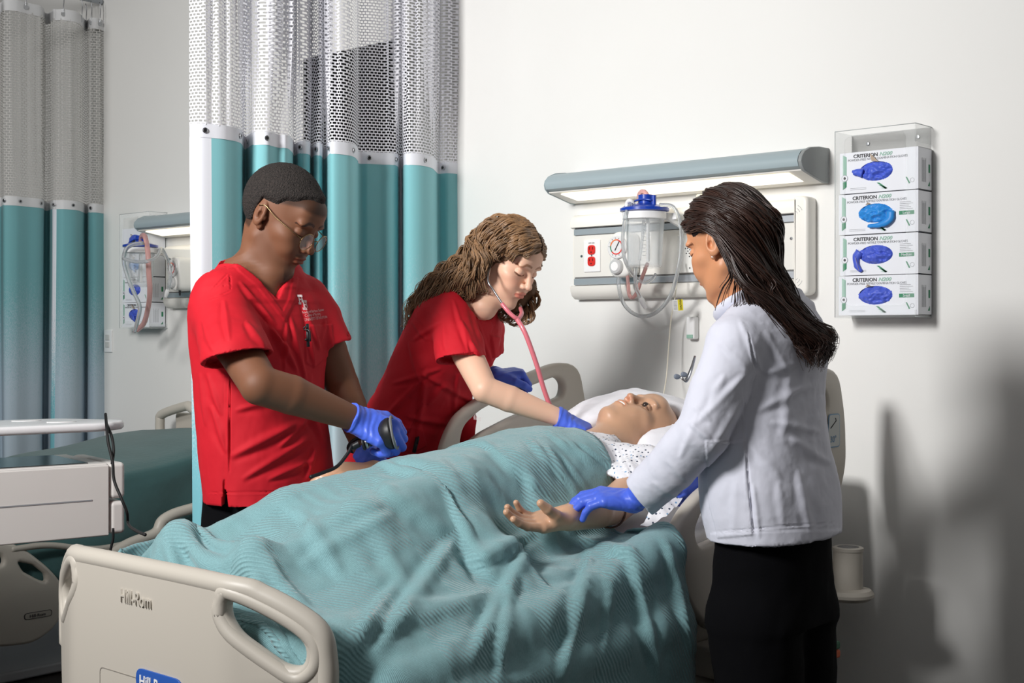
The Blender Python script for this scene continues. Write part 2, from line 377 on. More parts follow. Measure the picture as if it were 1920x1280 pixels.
def regulator(x, z, label, front=.115):
    G = thing('vacuum_regulator', label, 'gauge', (x,-.05,z-.07))
    out = rounded([(x-.040,z-.102),(x+.042,z-.102),(x+.042,z+.052),(x-.025,z+.052),(x-.045,z+.02)], .03)
    slab('regulator_body', out, [], (0,-.048,0), X_, Z_, OUT, front-.048, M('reg_white',(232,231,227),.35), G, bevel=.012)
    d = lathe('dial', (x-.003,-front,z), OUT, [(.040,-.004),(.040,.006),(.037,.009),(.034,.009)], M('dial_rim',(225,225,225),.25), G, k=36)
    lathe('dial_face', (x-.003,-front-.006,z), OUT, [(.035,0),(.035,.0008)], M('dial_white',(245,245,245),.3), d, k=36)
    def arc(a0, a1, r, wd, mat):
        a = np.linspace(math.radians(a0), math.radians(a1), 16)
        bm = bmesh.new(); I = [bm.verts.new((x-.003+(r-wd)*math.cos(t),-front-.0100,z+(r-wd)*math.sin(t))) for t in a]; O = [bm.verts.new((x-.003+r*math.cos(t),-front-.0100,z+r*math.sin(t))) for t in a]
        for k in range(15): bm.faces.new((I[k],O[k],O[k+1],I[k+1]))
        bmo('dial_scale', bm, mat, d, smooth=False)
    arc(-60, 80, .026, .004, M('dial_red',(220,50,40),.4)); arc(-140, -60, .026, .004, M('dial_red')); arc(170, 220, .026, .004, GREEN); arc(80, 170, .026, .004, M('dial_orange',(230,120,60),.4))
    for k in range(12):
        a = math.radians(-120+k*27); box('dial_tick', (-.0006,-.0004,.028), (.0006,.0004,.032), INK, d, bevel=0, R=np.array([[math.sin(a),0,math.cos(a)],[0,1,0],[-math.cos(a),0,math.sin(a)]]), c=np.array([x-.003,-front-.0104,z]))
    tube('needle', [(x-.008,-front-.0115,z-.012),(x+.010,-front-.0115,z+.018)], .0012, INK, d, k=6)
    k_ = lathe('knob', (x-.006,-front+.0,z-.066), OUT, [(.026,-.01),(.026,.010),(.023,.014),(.018,.015)], M('knob_clear',(205,205,205),.2,metal=.2), G, k=26)
    lathe('knob_cap', (x-.006,-front-.015,z-.066), OUT, [(.016,0),(.015,.002)], M('knob_white',(240,240,240),.3), k_, k=22)
    lathe('hose_barb', (x+.022,-front+.02,z-.102), -Z_, [(.006,0),(.005,.012),(.0035,.024)], DARK, G, k=12)
    return G
CX, CZ, CY = -2.552, 1.698, -.205
suction(CX, CZ, CY, 'clear suction canister with blue lid in front of the near headwall panel', '')
regulator(-2.725, 1.592, 'white vacuum regulator with round dial beside the near suction canister')
def soft_tube(name, label, pts, r, mat, n=50, end=None, group=None):
    P = catmull(np.array([onY(a,b,-Z) for a, b, Z in pts]), n)
    o = thing(name, label, 'tubing', P[0]); tube('hose', P, r, mat, o, k=10)
    if end: R = nrm(P[-1]-P[-4]); lathe('connector', P[-1]-R*.008, R, [(.008,0),(.0095,.006),(.0095,.024),(.007,.034),(.006,.04)], WHITE, o, k=14)
    return o
soft_tube('suction_hose', 'long clear hose looping from canister lid down in a wide circle', [(1238,384,.24),(1262,388,.25),(1276,420,.24),(1277,470,.2),(1268,520,.16),(1254,560,.12),(1226,588,.10),(1195,591,.10),(1170,570,.10),(1160,535,.11),(1160,505,.09)], .0065, TUBEC, 60)
soft_tube('suction_hose', 'clear hose from the white elbow hanging left of the canister', [(1184,380,.27),(1174,400,.28),(1168,440,.28),(1170,480,.27),(1180,505,.22),(1192,520,.16),(1208,530,.14),(1222,524,.12),(1230,514,.12)], .006, TUBEC, 40)
soft_tube('suction_hose', 'white-tipped clear hose ending above the wall below the canister', [(1192,500,.2),(1191,520,.2),(1194,542,.19),(1203,562,.18)], .0065, TUBEC, 24, end=True)
soft_tube('suction_hose', 'pink hose bent in a vee below the vacuum regulator', [(1176,508,.1),(1178,535,.1),(1180,553,.1),(1186,558,.11),(1194,548,.12),(1204,520,.14),(1214,494,.16)], .0065, TUBEP, 34)
soft_tube('lid_hose', 'short pink hose arched over the near canister lid', [(1198,378,.21),(1199,364,.21),(1206,359,.21),(1213,366,.21),(1213,380,.21)], .008, TUBEP, 20)
soft_tube('hose_elbow', 'white elbow connector on the near canister lid', [(1176,392,.26),(1176,380,.26),(1182,376,.26),(1188,384,.25),(1189,394,.24)], .007, WHITE, 18)
# hanging call cord with yellow tag
cord = thing('call_cord', 'thin cream cord hanging from headwall with a yellow caution tag', 'cord', W(1270,490,4.34))
tube('cord', np.array([W(a,b,Z) for a,b,Z in ((1272,486,4.36),(1270,520,4.34),(1265,560,4.36),(1258,600,4.4),(1253,660,4.4),(1249,710,4.38),(1241,756,4.3))]), .0022, M('cream_cord',(222,216,200),.5), cord, k=6, n=40)
O = W(1262,583,4.34); Rt = nrm(cv(1,.08,.3)); Up = nrm(np.cross(np.cross(Rt, Z_), Rt)); Nn = np.cross(Rt, Up)
bt = slab('tag', [(0,0),(.030,0),(.030,.036),(0,.036)], [], O, Rt, Up, Nn, .001, WHITE, cord, bevel=0)
slab('yellow_band', [(.018,0),(.036,0),(.036,.036),(.018,.036)], [], O+Nn*.0004, Rt, Up, Nn, .001, M('caution_yellow',(236,220,60),.5), cord, bevel=0)
text('tag_text', 'CAUTION', O+Nn*.0015+Rt*.030+Up*.003, Up, -Rt, Nn, .008, INK, cord)
for k in range(7): box('tag_line', (.003,.005+k*.004,.0012), (.015,.006+k*.004,.0014), INKG, cord, bevel=0, R=np.stack([Rt,Up,Nn],1), c=O)

# second bay: canister and regulator
suction(-5.375, 1.70, -.26, 'distant clear suction canister with blue lid beside the far curtain', '')
regulator(-5.245, 1.60, 'distant vacuum regulator with red-ringed dial by the white curtain edge', .17)
soft_tube('suction_hose', 'distant pink hose drooping over the far canister to the glove boxes', [(264,460,.27),(266,443,.28),(272,444,.3),(277,470,.34),(279,510,.34),(281,545,.32),(278,575,.28),(270,605,.24),(258,618,.22)], .012, TUBEP, 50)
soft_tube('suction_hose', 'distant clear hose looping left of the far canister', [(268,456,.36),(250,458,.37),(236,468,.37),(232,490,.37),(240,520,.37),(252,550,.37),(262,575,.36),(258,600,.35),(252,622,.34)], .009, TUBEC, 50)
soft_tube('suction_hose', 'distant clear hose crossing right of the far canister to a white tip', [(232,485,.40),(250,490,.40),(275,490,.40),(295,480,.34),(302,466,.27),(310,478,.25),(318,500,.24),(319,525,.24),(314,545,.24)], .008, TUBEC, 50, end=True)
P = thing('wall_socket', 'small white wall socket plate beside the far curtain', 'socket', (-6.07,0,1.26))
box('plate', (-6.10,-.008,1.205), (-6.03,0,1.317), WHITE, P, bevel=.002)
for zz in (1.28,1.243): box('outlet', (-6.082,-.012,zz-.014), (-6.048,-.007,zz+.014), M('socket_dim',(205,205,202),.4), P, bevel=.002)
S = thing('wall_dispenser', 'small white clip device on the wall left of the coat shoulder', 'wall fitting', onY(1302,620,0))
o_ = onY(1303,636,0); box('device_body', (o_[0]-.017,-.03,o_[2]), (o_[0]+.017,0,o_[2]+.075), WHITE, S, bevel=.006)
box('green_strip', (o_[0]-.012,-.032,o_[2]+.004), (o_[0]+.012,-.029,o_[2]+.016), GREENL, S, bevel=.001)
T = thing('wall_screen', 'black wall-mounted screen seen through the netting', 'screen', (-4.35,-.02,2.0))
box('screen_body', (-4.44,-.07,1.95), (-3.86,-.01,2.47), DARK, T, bevel=.006)
box('screen_glass', (-4.42,-.073,1.97), (-3.88,-.069,2.45), M('screen_black',(10,10,12),.15), T, bevel=.001)

# ---------------------------------------------------------------- glove boxes in acrylic holders
def noise3(P, seed=0):
    """cheap smooth value noise on points (N,3) -> (-1,1)"""
    P = np.asarray(P, float)+seed*17.31; i = np.floor(P).astype(np.int64); f = P-i; f = f*f*(3-2*f)
    def h(a, b, c):
        n = (a*374761393+b*668265263+c*2147483647+seed*1274126177) & 0xffffffff
        n = ((n ^ (n >> 13))*1274126177) & 0xffffffff; return ((n ^ (n >> 16)) & 0xffff)/32767.5-1
    r = 0
    for dx in (0,1):
        for dy in (0,1):
            for dz in (0,1):
                wgt = (f[:,0] if dx else 1-f[:,0])*(f[:,1] if dy else 1-f[:,1])*(f[:,2] if dz else 1-f[:,2])
                r = r+wgt*h(i[:,0]+dx, i[:,1]+dy, i[:,2]+dz)
    return r
def fbm(P, seed=0, oct=3):
    s, a, q = 0, 1, np.asarray(P, float)
    for k in range(oct): s = s+a*noise3(q, seed+k); a *= .5; q = q*2.03
    return s
def glove_box(x0, x1, z0, z1, yb, yf, size_s, label, gcol, tear, group, plain=False):
    B = thing('glove_box', label, 'glove box', (x0, yf, z0), group)
    wd, ht = x1-x0, z1-z0; cx, cz = x0+wd*.47, z0+ht*.52
    hole = oval(wd*.47, ht*.50, wd*.215, ht*.235)
    slab('front_card', [(0,0),(wd,0),(wd,ht),(0,ht)], [hole], (x0, yf+.0015, z0), X_, Z_, OUT, .0015, CARTON, B, bevel=0)
    bm = bmesh.new()
    for a, b in (((x0,yf+.001,z0),(x0+.001,yb,z1)),((x1-.001,yf+.001,z0),(x1,yb,z1)),((x0,yf+.001,z0),(x1,yb,z0+.001)),((x0,yf+.001,z1-.001),(x1,yb,z1)),((x0,yb-.001,z0),(x1,yb,z1))): box_bm(bm, a, b)
    bmo('carton', bm, CARTON, B, smooth=False)
    # crumpled gloves bulging out of the opening
    n, m_ = 40, 26; u, v = np.meshgrid(np.linspace(-1,1,n), np.linspace(-1,1,m_), indexing='ij')
    r = np.sqrt(u**2+v**2); X = u*wd*.235; Zc = v*ht*.25
    dep = .018*np.clip(1-r**2,-.3,1); q = np.stack([X.ravel()*55, Zc.ravel()*70, np.full(X.size, x0*31+z0*13)], 1)
    rid = 1-np.abs(fbm(q, 3, 3)).reshape(X.shape)
    Y = yf+.012-dep-.011*rid
    V = np.stack([cx+X, Y, z0+ht*.5+Zc], 2).reshape(-1,3)
    Fq = [(i*m_+j, (i+1)*m_+j, (i+1)*m_+j+1, i*m_+j+1) for i in range(n-1) for j in range(m_-1) if r[i,j] < 1.12]
    gm = M('glove_wad_%d' % gcol[1], gcol, .45, sheen=.2)
    raw('glove_bundle', V, Fq, gm, B)
    if tear != 'none':            # a glove finger / flap hanging out
        pts = {'down': [(-.02,-.0,.0),(0,-.016,-.010),(.012,-.022,-.022),(.02,-.02,-.034)], 'leftdown': [(-.05,-.004,.01),(-.062,-.008,-.01),(-.056,-.01,-.032),(-.044,-.008,-.05)],
               'rightdown': [(.05,-.008,.0),(.048,-.014,-.022),(.02,-.018,-.036),(-.02,-.016,-.038)], 'left': [(-.04,-.006,-.004),(-.06,-.008,.0),(-.074,-.006,.004)]}[tear]
        P = catmull(np.array([(cx+a, yf+b, z0+ht*.5+c) for a,b,c in pts]), 14); rr = np.interp(np.linspace(0,1,14), [0,.5,1], [.014,.011,.004])
        V, Fc = tube_mesh(P, rr, 8); V[:,1] = (V[:,1]-yf)*.6+yf; V += (noise3(V*120, 2)*.002)[:,None]; raw('glove_flap', V, Fc, gm, B)
    # torn card flap
    if tear != 'rightdown' or True:
        tf = [(-.012,.030),(.012,.026),(-.014,.052)] if tear in ('down','left') else ([(-.052,.018),(-.062,-.012),(-.048,-.050),(-.058,-.006)] if tear == 'leftdown' else [(-.03,.024),(-.012,.028),(-.02,.032)])
        bm = bmesh.new(); vs = [bm.verts.new((cx+a, yf-.004-.003*i, z0+ht*.5+b)) for i,(a,b) in enumerate(tf)]; f = bm.faces.new(vs)
        ex_ = bmesh.ops.extrude_face_region(bm, geom=[f]); [v.co.__setitem__(1, v.co[1]-.0006) for v in ex_['geom'] if isinstance(v, bmesh.types.BMVert)]
        bmo('torn_flap', bm, PAPERTORN, B, smooth=False)
    if plain: return B
    O = lambda a, b, e=.0003: (x0+a, yf-e, z0+b)
    # print: left green fade bar with round seal
    slab('print_bar', [(.010,.012),(.022,.020),(.022,ht-.012),(.010,ht-.006)], [], O(0,0), X_, Z_, OUT, .0004, GREENL, B, bevel=0)
    slab('print_bar', [(.010,.012),(.022,.020),(.022,.036),(.010,.034)], [], O(0,0,.0006), X_, Z_, OUT, .0004, GREEN, B, bevel=0)
    lathe('print_seal', O(.016,.046,.0009), OUT, [(.010,0),(.010,.0004)], CARTON, B, k=20)
    tor = [(math.cos(t)*.0095+.016, math.sin(t)*.0095+.046) for t in np.linspace(0,2*math.pi,24)]
    tube('seal_ring', [O(a,b,.0016) for a,b in tor], .0005, INKG, B, k=5); lathe('seal_dot', O(.016,.046,.0013), OUT, [(.004,0),(.004,.0003)], INK, B, k=12)
    text('brand_print', 'CRITERION', O(.044,ht-.017), X_, Z_, OUT, .0145, INK, B, stretchx=1.05, off=.0003)
    text('series_print', 'N200', O(.126,ht-.017), X_, Z_, OUT, .0150, GREENL, B, shear=.3, stretchx=1.15, off=.0003)
    text('line_print', 'POWDER-FREE NITRILE EXAMINATION GLOVES', O(.026,ht-.0265), X_, Z_, OUT, .0095, INKG, B, stretchx=.93)
    if size_s:
        slab('size_bar', [(wd-.058,.050),(wd-.012,.050),(wd-.012,.061),(wd-.058,.061)], [], O(0,0), X_, Z_, OUT, .0004, GREEN, B, bevel=0)
        text('size_print', size_s, O(wd-.035,.0523,.0008), X_, Z_, OUT, .0105, CARTON, B, align='CENTER')
        for k in range(5): box('small_print', (x0+wd-.056,yf-.0008,z0+.066+k*.005), (x0+wd-.016-.006*(k%3),yf-.0003,z0+.0672+k*.005), INKG, B, bevel=0)
    for k in range(2): box('small_print', (x0+.034,yf-.0008,z0+.010+k*.004), (x0+.085,yf-.0003,z0+.0108+k*.004), INKG, B, bevel=0)
    for k in range(3): slab('glove_print', [(.118+k*.006,.026-k*.008),(.126+k*.006,.026-k*.008),(.152,.008),(.146,.006)], [], O(0,0), X_, Z_, OUT, .0004, [GREEN,GREENL,GREENL][k], B, bevel=0)
    slab('glove_print', [(wd-.038,.036),(wd-.034,.036),(wd-.024,.018),(wd-.028,.016)], [], O(0,0), X_, Z_, OUT, .0004, GREEN, B, bevel=0)
    tube('seal_ring', [O(wd-.018+.006*math.cos(t), .026+.006*math.sin(t), .0006) for t in np.linspace(0,2*math.pi,16)], .0005, INKG, B, k=5)
    # right side panel print, seen at a slant
    sx = x1+.0004; ym = (yb+yf)/2
    for k in range(5): box('side_print', (sx-.0003,ym-.02+k*.006,z0+.022), (sx+.0003,ym-.0192+k*.006,z1-.03-.006*(k%2)), INKG, B, bevel=0)
    box('side_barcode', (sx-.0003,yb-.022,z0+ht*.42), (sx+.0003,yb-.012,z0+ht*.62), GREEN, B, bevel=0)
    slab('side_bar', [(0,0),(.012,0),(.012,.014)], [], (sx-.0002,yb-.026,z0+.012), Y_, Z_, X_, .0006, GREEN, B, bevel=0)
    return B
def holder(xl, xr, z0, z1, label, boxes):
    H = thing('glove_box_holder', label, 'holder', ((xl+xr)/2, 0, z0)); yf = -.104; t = .003
    bm = bmesh.new(); box_bm(bm, (xl,-t,z0), (xr,0,z1)); bmo('back_plate', bm, ACR, H, bevel=.0006)
    box('side_plate', (xl,yf,z0), (xl+t,-t,z1), ACR, H, bevel=.0006); box('side_plate', (xr-t,yf,z1-.052), (xr,-t,z1), ACR, H, bevel=.0006)
    box('side_plate', (xr-t,yf,z0), (xr,-t,z0+.02), ACR, H, bevel=.0006)
    box('bottom_plate', (xl,yf,z0-t), (xr,0,z0), ACR, H, bevel=.0006)
    wd = xr-xl; hole = rounded([(.03,.035),(wd-.03,.035),(wd-.03,z1-z0-.02),(.03,z1-z0-.02)], .02)
    slab('front_plate', [(0,0),(wd,0),(wd,z1-z0),(0,z1-z0)], [hole], (xl,yf+t,z0), X_, Z_, OUT, t, ACR, H, bevel=0)
    ed = M('acrylic_edge', (190,196,196), .15)
    for a, b in (((xl,yf,z0),(xl,yf,z1)),((xr,yf,z1),(xl,yf,z1)),((xr,yf,z1),(xr,0,z1)),((xr,yf,z0),(xr,0,z0))): tube('polished_edge', [a,b], .0012, ed, H, k=6)
    for (x, z) in ((xl+.055,z1-.03),(xr-.04,z1-.025)): lathe('screw', (x,-t,z), OUT, [(.006,0),(.005,.002),(.002,.0022)], STEEL, H, k=14)
    return H
holder(-1.926, -1.672, 1.348, 1.902, 'clear acrylic glove box holder on the wall at right', 4)
for i, (zz0, zz1, s, lab, col, tear) in enumerate([
    (1.354,1.470,'Small','white glove box marked Small, lowest of four at right',(74,96,208),'none'),
    (1.472,1.590,'Medium','white glove box marked Medium with a torn left edge',(74,96,208),'leftdown'),
    (1.593,1.712,'Large','white glove box marked Large with bright sky-blue gloves',(38,140,222),'rightdown'),
    (1.715,1.836,'','white glove box topmost of the right holder with violet-blue gloves',(72,98,214),'left')]):
    glove_box(-1.917+(.003 if i%2 else 0), -1.668-(0 if i<2 else .0), zz0, zz1, -.006, -.096, s, lab, col, tear, 'glove boxes in the near holder')
holder(-5.80, -5.545, 1.326, 1.885, 'distant acrylic glove box holder beside the far lamp', 4)
for i, (zz0, zz1, lab, col, tear) in enumerate([
    (1.332,1.450,'distant glove box lowest of the far holder',(58,84,190),'down'),
    (1.452,1.572,'distant glove box second from the bottom of the far holder',(58,84,190),'none'),
    (1.575,1.690,'distant glove box with bright blue gloves behind the far canister',(38,140,222),'down'),
    (1.693,1.812,'distant glove box topmost of the far holder behind the hose',(58,84,190),'none')]):
    glove_box(-5.79, -5.555, zz0, zz1, -.006, -.096, ('','','','')[i], lab, col, tear, 'glove boxes in the far holder', plain=(i>1))

# ================================================================ CURTAINS
def fabric_mat(name, col, low=None, z1=1.22, z0=.72):
    """the woven colour fades to a paler, flecked one towards the hem (z above the hem)"""
    m = M(name, col, .75, sheen=.15, bump=.25, bscale=900, bdist=.001)
    if low:
        nt = m.node_tree; N = nt.nodes; L = nt.links; b = N['Principled BSDF']; tc = N.new('ShaderNodeTexCoord'); sp = N.new('ShaderNodeSeparateXYZ'); L.new(tc.outputs['Object'], sp.inputs[0])
        mp = N.new('ShaderNodeMapping'); mp.inputs['Scale'].default_value = (1,1,.3); L.new(tc.outputs['Object'], mp.inputs[0]); n = N.new('ShaderNodeTexNoise'); n.inputs['Scale'].default_value = 420; n.inputs['Detail'].default_value = 2; L.new(mp.outputs[0], n.inputs[0])
        ma = N.new('ShaderNodeMath'); ma.operation = 'MULTIPLY_ADD'; ma.inputs[1].default_value = .9; L.new(n.outputs[0], ma.inputs[0]); L.new(sp.outputs[2], ma.inputs[2])
        r = N.new('ShaderNodeMapRange'); r.inputs[1].default_value = z0+.45; r.inputs[2].default_value = z1+.45; L.new(ma.outputs[0], r.inputs[0])
        mx = N.new('ShaderNodeMix'); mx.data_type = 'RGBA'; mx.inputs[6].default_value = lin(low)+(1,); mx.inputs[7].default_value = lin(col)+(1,); L.new(r.outputs[0], mx.inputs[0]); L.new(mx.outputs[2], b.inputs['Base Color'])
    return m
TEAL = fabric_mat('curtain_teal', (134,198,204), (186,208,216)); TEAL2 = fabric_mat('curtain_teal_far', (112,168,173), (178,194,206)); CWHITE = fabric_mat('curtain_white', (236,238,245)); CSTRIP = fabric_mat('curtain_strip', (236,238,245), (128,198,210), 1.05, .62)
def net_mat(name, col, bw=.0125, rh=.0092, mo=.0030):
    m = bpy.data.materials.new(name); m.use_nodes = True; nt = m.node_tree; N = nt.nodes; L = nt.links
    b = N['Principled BSDF']; b.inputs['Base Color'].default_value = lin(col)+(1,); b.inputs['Roughness'].default_value = .6
    uv = N.new('ShaderNodeUVMap'); uv.uv_map = 'uv'; br = N.new('ShaderNodeTexBrick'); L.new(uv.outputs[0], br.inputs[0])
    br.inputs['Scale'].default_value = 1; br.inputs['Mortar Size'].default_value = mo; br.inputs['Mortar Smooth'].default_value = .2
    br.inputs['Brick Width'].default_value = bw; br.inputs['Row Height'].default_value = rh; br.offset = .5
    L.new(br.outputs['Fac'], b.inputs['Alpha']); return m
NET = net_mat('netting_white', (243,243,249), bw=.0150, rh=.0108, mo=.0022); NET2 = net_mat('netting_grey', (190,188,184), bw=.017, rh=.0125, mo=.0016)
def curtain(label, x0, pts, zb, zt0, zt1, ztop, mats, strips, snaps, net_extra, hooks=False, down=0):
    """pts: (px, offset) along the plane x = x0; strips: [(pxa, pxb)] that are white"""
    P = []
    for px, off in pts:
        q = onX(px, 500, x0+off*(1.45 if off > 0 else 1.25)); P.append((q[0], q[1], px))
    P = catmull(np.array(P), 40*len(P)//4*2); S = np.concatenate([[0], np.cumsum(np.linalg.norm(np.diff(P[:, :2], axis=0), axis=1))])
    C = thing('privacy_curtain', label, 'curtain', (P[0,0], P[0,1], zb)); n = len(P)
    def sheet(name, i0, i1, za, zb_, mat, rows, rip=0, push=0, wav=0):
        zs = np.linspace(za, zb_, rows); V = []; UV = []
        for z in zs:
            q = P[i0:i1+1, :2].copy(); s = S[i0:i1+1]
            if rip:
                fl = np.clip(np.minimum(abs(P[i0:i1+1,2]-690)-26, abs(P[i0:i1+1,2]-362)-10)/14, .08, 1); amp = rip*fl*np.clip((z-za)/.35, .15, 1)
                q[:, 0] += amp*np.sin(s*2*math.pi/.052+2*np.sin(s*7)+.6*math.sin(z*3))*(.6+.4*np.sin(s*11+1)); q[:, 1] += amp*.7*np.cos(s*2*math.pi/.047+z)
            if wav:
                d = (1-(z-min(za,zb_))/(abs(zb_-za)+1e-9)); q[:, 0] += wav*d*np.sin(s*5.1+z*1.3); q[:, 1] += wav*.8*d*np.sin(s*3.3+2)
            q[:, 0] += push
            V.append(np.column_stack([q, np.full(len(q), z)])); UV.append(np.column_stack([s*(1.0), np.full(len(q), z)]))
        m = i1-i0+1; F = [(r*m+j, r*m+j+1, (r+1)*m+j+1, (r+1)*m+j) for r in range(rows-1) for j in range(m-1)]
        o = raw(name, np.vstack(V), F, mat, C, uv=np.vstack(UV))
        return o
    # netting needs dense columns
    Pn, Sn = P, S
    k = 3; P = np.column_stack([np.interp(np.linspace(0, n-1, k*n), np.arange(n), Pn[:, i]) for i in range(3)]); S = np.interp(np.linspace(0, n-1, k*n), np.arange(n), Sn); full = len(P)
    sheet('netting', 0, full-1, zt1-.004, ztop, mats[2], 14, rip=net_extra)
    P, S = Pn, Sn
    idx = lambda px: int(np.argmin(np.abs(P[:, 2]-px)))
    sheet('snap_tape', 0, n-1, zt0, zt1, mats[1], 3, push=.0015)
    cur = 0
    for a, b in strips:
        ia, ib = idx(a), idx(b)
        if ia > cur: sheet('fabric_panel', cur, ia, zb, zt0+.002, mats[0], 26, wav=.012)
        sheet('white_strip', ia, ib, zb, zt0+.002, CSTRIP, 26, wav=.012); cur = ib
    if cur < n-1: sheet('fabric_panel', cur, n-1, zb, zt0+.002, mats[0], 26, wav=.012)
    for px in snaps:
        i = idx(px); t = P[min(i+1, n-1), :2]-P[i-1, :2]; nn = nrm(np.array([-t[1], t[0], 0])); nn = nn if nn.dot(cv(0,0,-1)) > 0 else -nn
        c = np.array([P[i,0], P[i,1], (zt0+zt1)/2])+nn*.003
        s_ = lathe('snap', c, nn, [(.009,0),(.009,.002),(.006,.003),(.0055,.0015)], STEEL, C, k=18); lathe('snap_eye', c, nn, [(.005,.0016),(.0045,.002)], DARK, s_, k=12)
    if hooks:
        sheet('header_tape', 0, n-1, ztop-.01, ztop+.045, mats[1], 3, push=.002)
        for px in hooks:
            i = idx(px); c = np.array([P[i,0]+.004, P[i,1], ztop+.02])
            lathe('grommet', c, X_, [(.012,0),(.012,.003),(.007,.003)], STEEL, C, k=16)
            tube('hook', [c, c+[.004,0,.03], c+[.002,.004,.075], c+[0,0,.11]], .0025, STEEL, C, k=6, n=12)
        tube('track', [(x0,-.01,ztop+.14),(x0,P[0,1]-2.5,ztop+.14)], .014, ALU, C, k=8)
    return C
F1 = [(355,.01),(372,.035),(395,.045),(425,.05),(450,.03),(458,-.05),(464,-.04),(474,.02),(500,.05),(520,.035),(538,.04),(548,-.01),(552,-.06),(560,-.02),(570,.0),(580,-.01),(584,-.06),(590,-.02),(600,.0),(607,-.05),(612,-.03),(620,.04),(645,.055),(662,.045),(670,.0),(673,-.05),(690,-.035),(712,-.02),(740,-.0),(749,-.05),(754,-.045),(760,.02),(785,.045),(808,.03),(817,-.02),(822,-.05),(840,-.02),(862,-.01),(876,-.015),(885,-.03)]
curtain('teal privacy curtain with white netting top behind the nurses in red', -3.58, F1, .30, 1.918, 1.962, 2.93, (TEAL, CWHITE, NET), [(355,396),(747,753),(876,885)],
        (384,449,466,500,548,564,594,617,662,692,742,797,832,884), .019)
F2 = [(-60,.0),(-40,.04),(-20,.0),(0,-.03),(8,.03),(30,.05),(52,.04),(78,.03),(84,-.05),(92,-.04),(99,.02),(106,.03),(120,.05),(140,.055),(150,.03),(158,-.03),(162,-.05),(168,.0),(180,.02),(197,.0)]
curtain('distant teal curtain with grey netting at the left edge of the room', -6.12, F2, .30, 1.915, 1.96, 2.86, (TEAL2, M('curtain_tape_far',(215,215,216),.7), NET2), [(98,106)],
        (9,37,76,101,137,171), .009, hooks=(48,118,152,160,170,186))

# ================================================================ BEDS
FBX, FBY = -2.32, -2.208
def bend_plate(o, parent_base, s0, ang, R=.05):
    """bend the plate's u axis (x) beyond +-s0 towards +y by ang, around FBX"""
    bm = bmesh.new(); bm.from_mesh(o.data); b = base_of(o)
    for s in list(np.linspace(-s0-.03, -s0+.03, 5))+list(np.linspace(s0-.03, s0+.03, 5)):
        bmesh.ops.bisect_plane(bm, geom=bm.verts[:]+bm.edges[:]+bm.faces[:], plane_co=Vector((FBX+s-b[0],0,0)), plane_no=Vector((1,0,0)))
    for v in bm.verts:
        s = v.co.x+b[0]-FBX; d = v.co.y+b[1]-FBY; sg = 1 if s > 0 else -1; e = abs(s)
        f = min(max((e-(s0-.03))/.06, 0), 1); a = ang*f; xin = min(e, s0-.03)
        # arc part
        L = .06; r = L/ang
        if e > s0-.03:
            aa = a; x = xin+r*math.sin(aa); y = r*(1-math.cos(aa)); rest = max(0, e-(s0+.03)); x += rest*math.cos(ang); y += rest*math.sin(ang)
        else: x, y, aa = e, 0, 0
        x += -d*math.sin(aa)*1; y += d*math.cos(aa)
        v.co.x = FBX+sg*x-b[0]; v.co.y = FBY+y-b[1]
    bm.normal_update(); bm.to_mesh(o.data); bm.free(); o.data.set_sharp_from_angle(angle=math.radians(45))
BEDB = (FBX, -1.1, 0)
bed = thing('hospital_bed', 'beige hospital bed holding the patient manikin, footboard in the foreground', 'bed', BEDB)
half = [(.262,.838),(.33,.822),(.405,.786),(.452,.750),(.470,.70),(.462,.62),(.44,.5),(.40,.42)]
outl = rounded(half+[(-a,b) for a,b in half[::-1]], [.10,.05,.06,.05,.04,.06,.05,.03]+[.03,.05,.06,.04,.05,.06,.05,.10])
hr = rounded([(.266,.806),(.30,.802),(.395,.756),(.430,.728),(.425,.690),(.385,.688),(.29,.742),(.262,.775)], .03)
hl = [(-a,b) for a,b in hr[::-1]]
fb = slab('footboard', outl, [hr, hl], (FBX,FBY+.018,0), X_, Z_, OUT, .036, BEIGE, bed, bevel=.014, bseg=4)
bend_plate(fb, BEDB, .262, math.radians(24))
def bent(s, d=0, ang=math.radians(24), s0=.262):
    sg = 1 if s > 0 else -1; e = abs(s); L = .06; r = L/ang; f = min(max((e-(s0-.03))/L, 0), 1); a = ang*f
    if e > s0-.03: x = s0-.03+r*math.sin(a); y = r*(1-math.cos(a)); rest = max(0, e-s0-.03); x += rest*math.cos(ang); y += rest*math.sin(ang)
    else: x, y = e, 0
    return FBX+sg*(x-d*math.sin(a)*1), FBY+y+d*math.cos(a)
def bent_tube(name, pts, r, d, par, closed=False, n=60, flat=None):
    P = catmull(np.array([(a,b,0) for a,b in (pts[-1:]+pts+pts[:2] if closed else pts)]), n)
    Q = np.array([(*bent(s, d), h) for s, h, _ in P]); return tube(name, Q, r, BEIGE, par, k=12, flat=flat)
bent_tube('top_roll', [(-.452,.55),(-.466,.65),(-.464,.71),(-.452,.752),(-.41,.782),(-.34,.812),(-.27,.827),(0,.829),(.27,.827),(.34,.812),(.41,.782),(.452,.752),(.464,.71),(.466,.65),(.452,.55)], [.010]*3+[.021]*84+[.010]*3, 0, fb, n=90)
ring = [(.252,.80),(.262,.83-.012),(.33,.800),(.41,.764),(.447,.730),(.445,.690),(.41,.666),(.36,.686),(.28,.733),(.248,.772)]
bent_tube('handle_ring', ring, .015, -.008, fb, closed=True, n=70); bent_tube('handle_ring', [(-a,b) for a,b in ring], .015, -.008, fb, closed=True, n=70)
text('raised_lettering', 'Hill-Rom', (-2.392,FBY-.0185,.757), nrm((1,0,0)), Z_, OUT, .038, BEIGE, fb, ext=.0016, off=.0002, stretchx=.82)
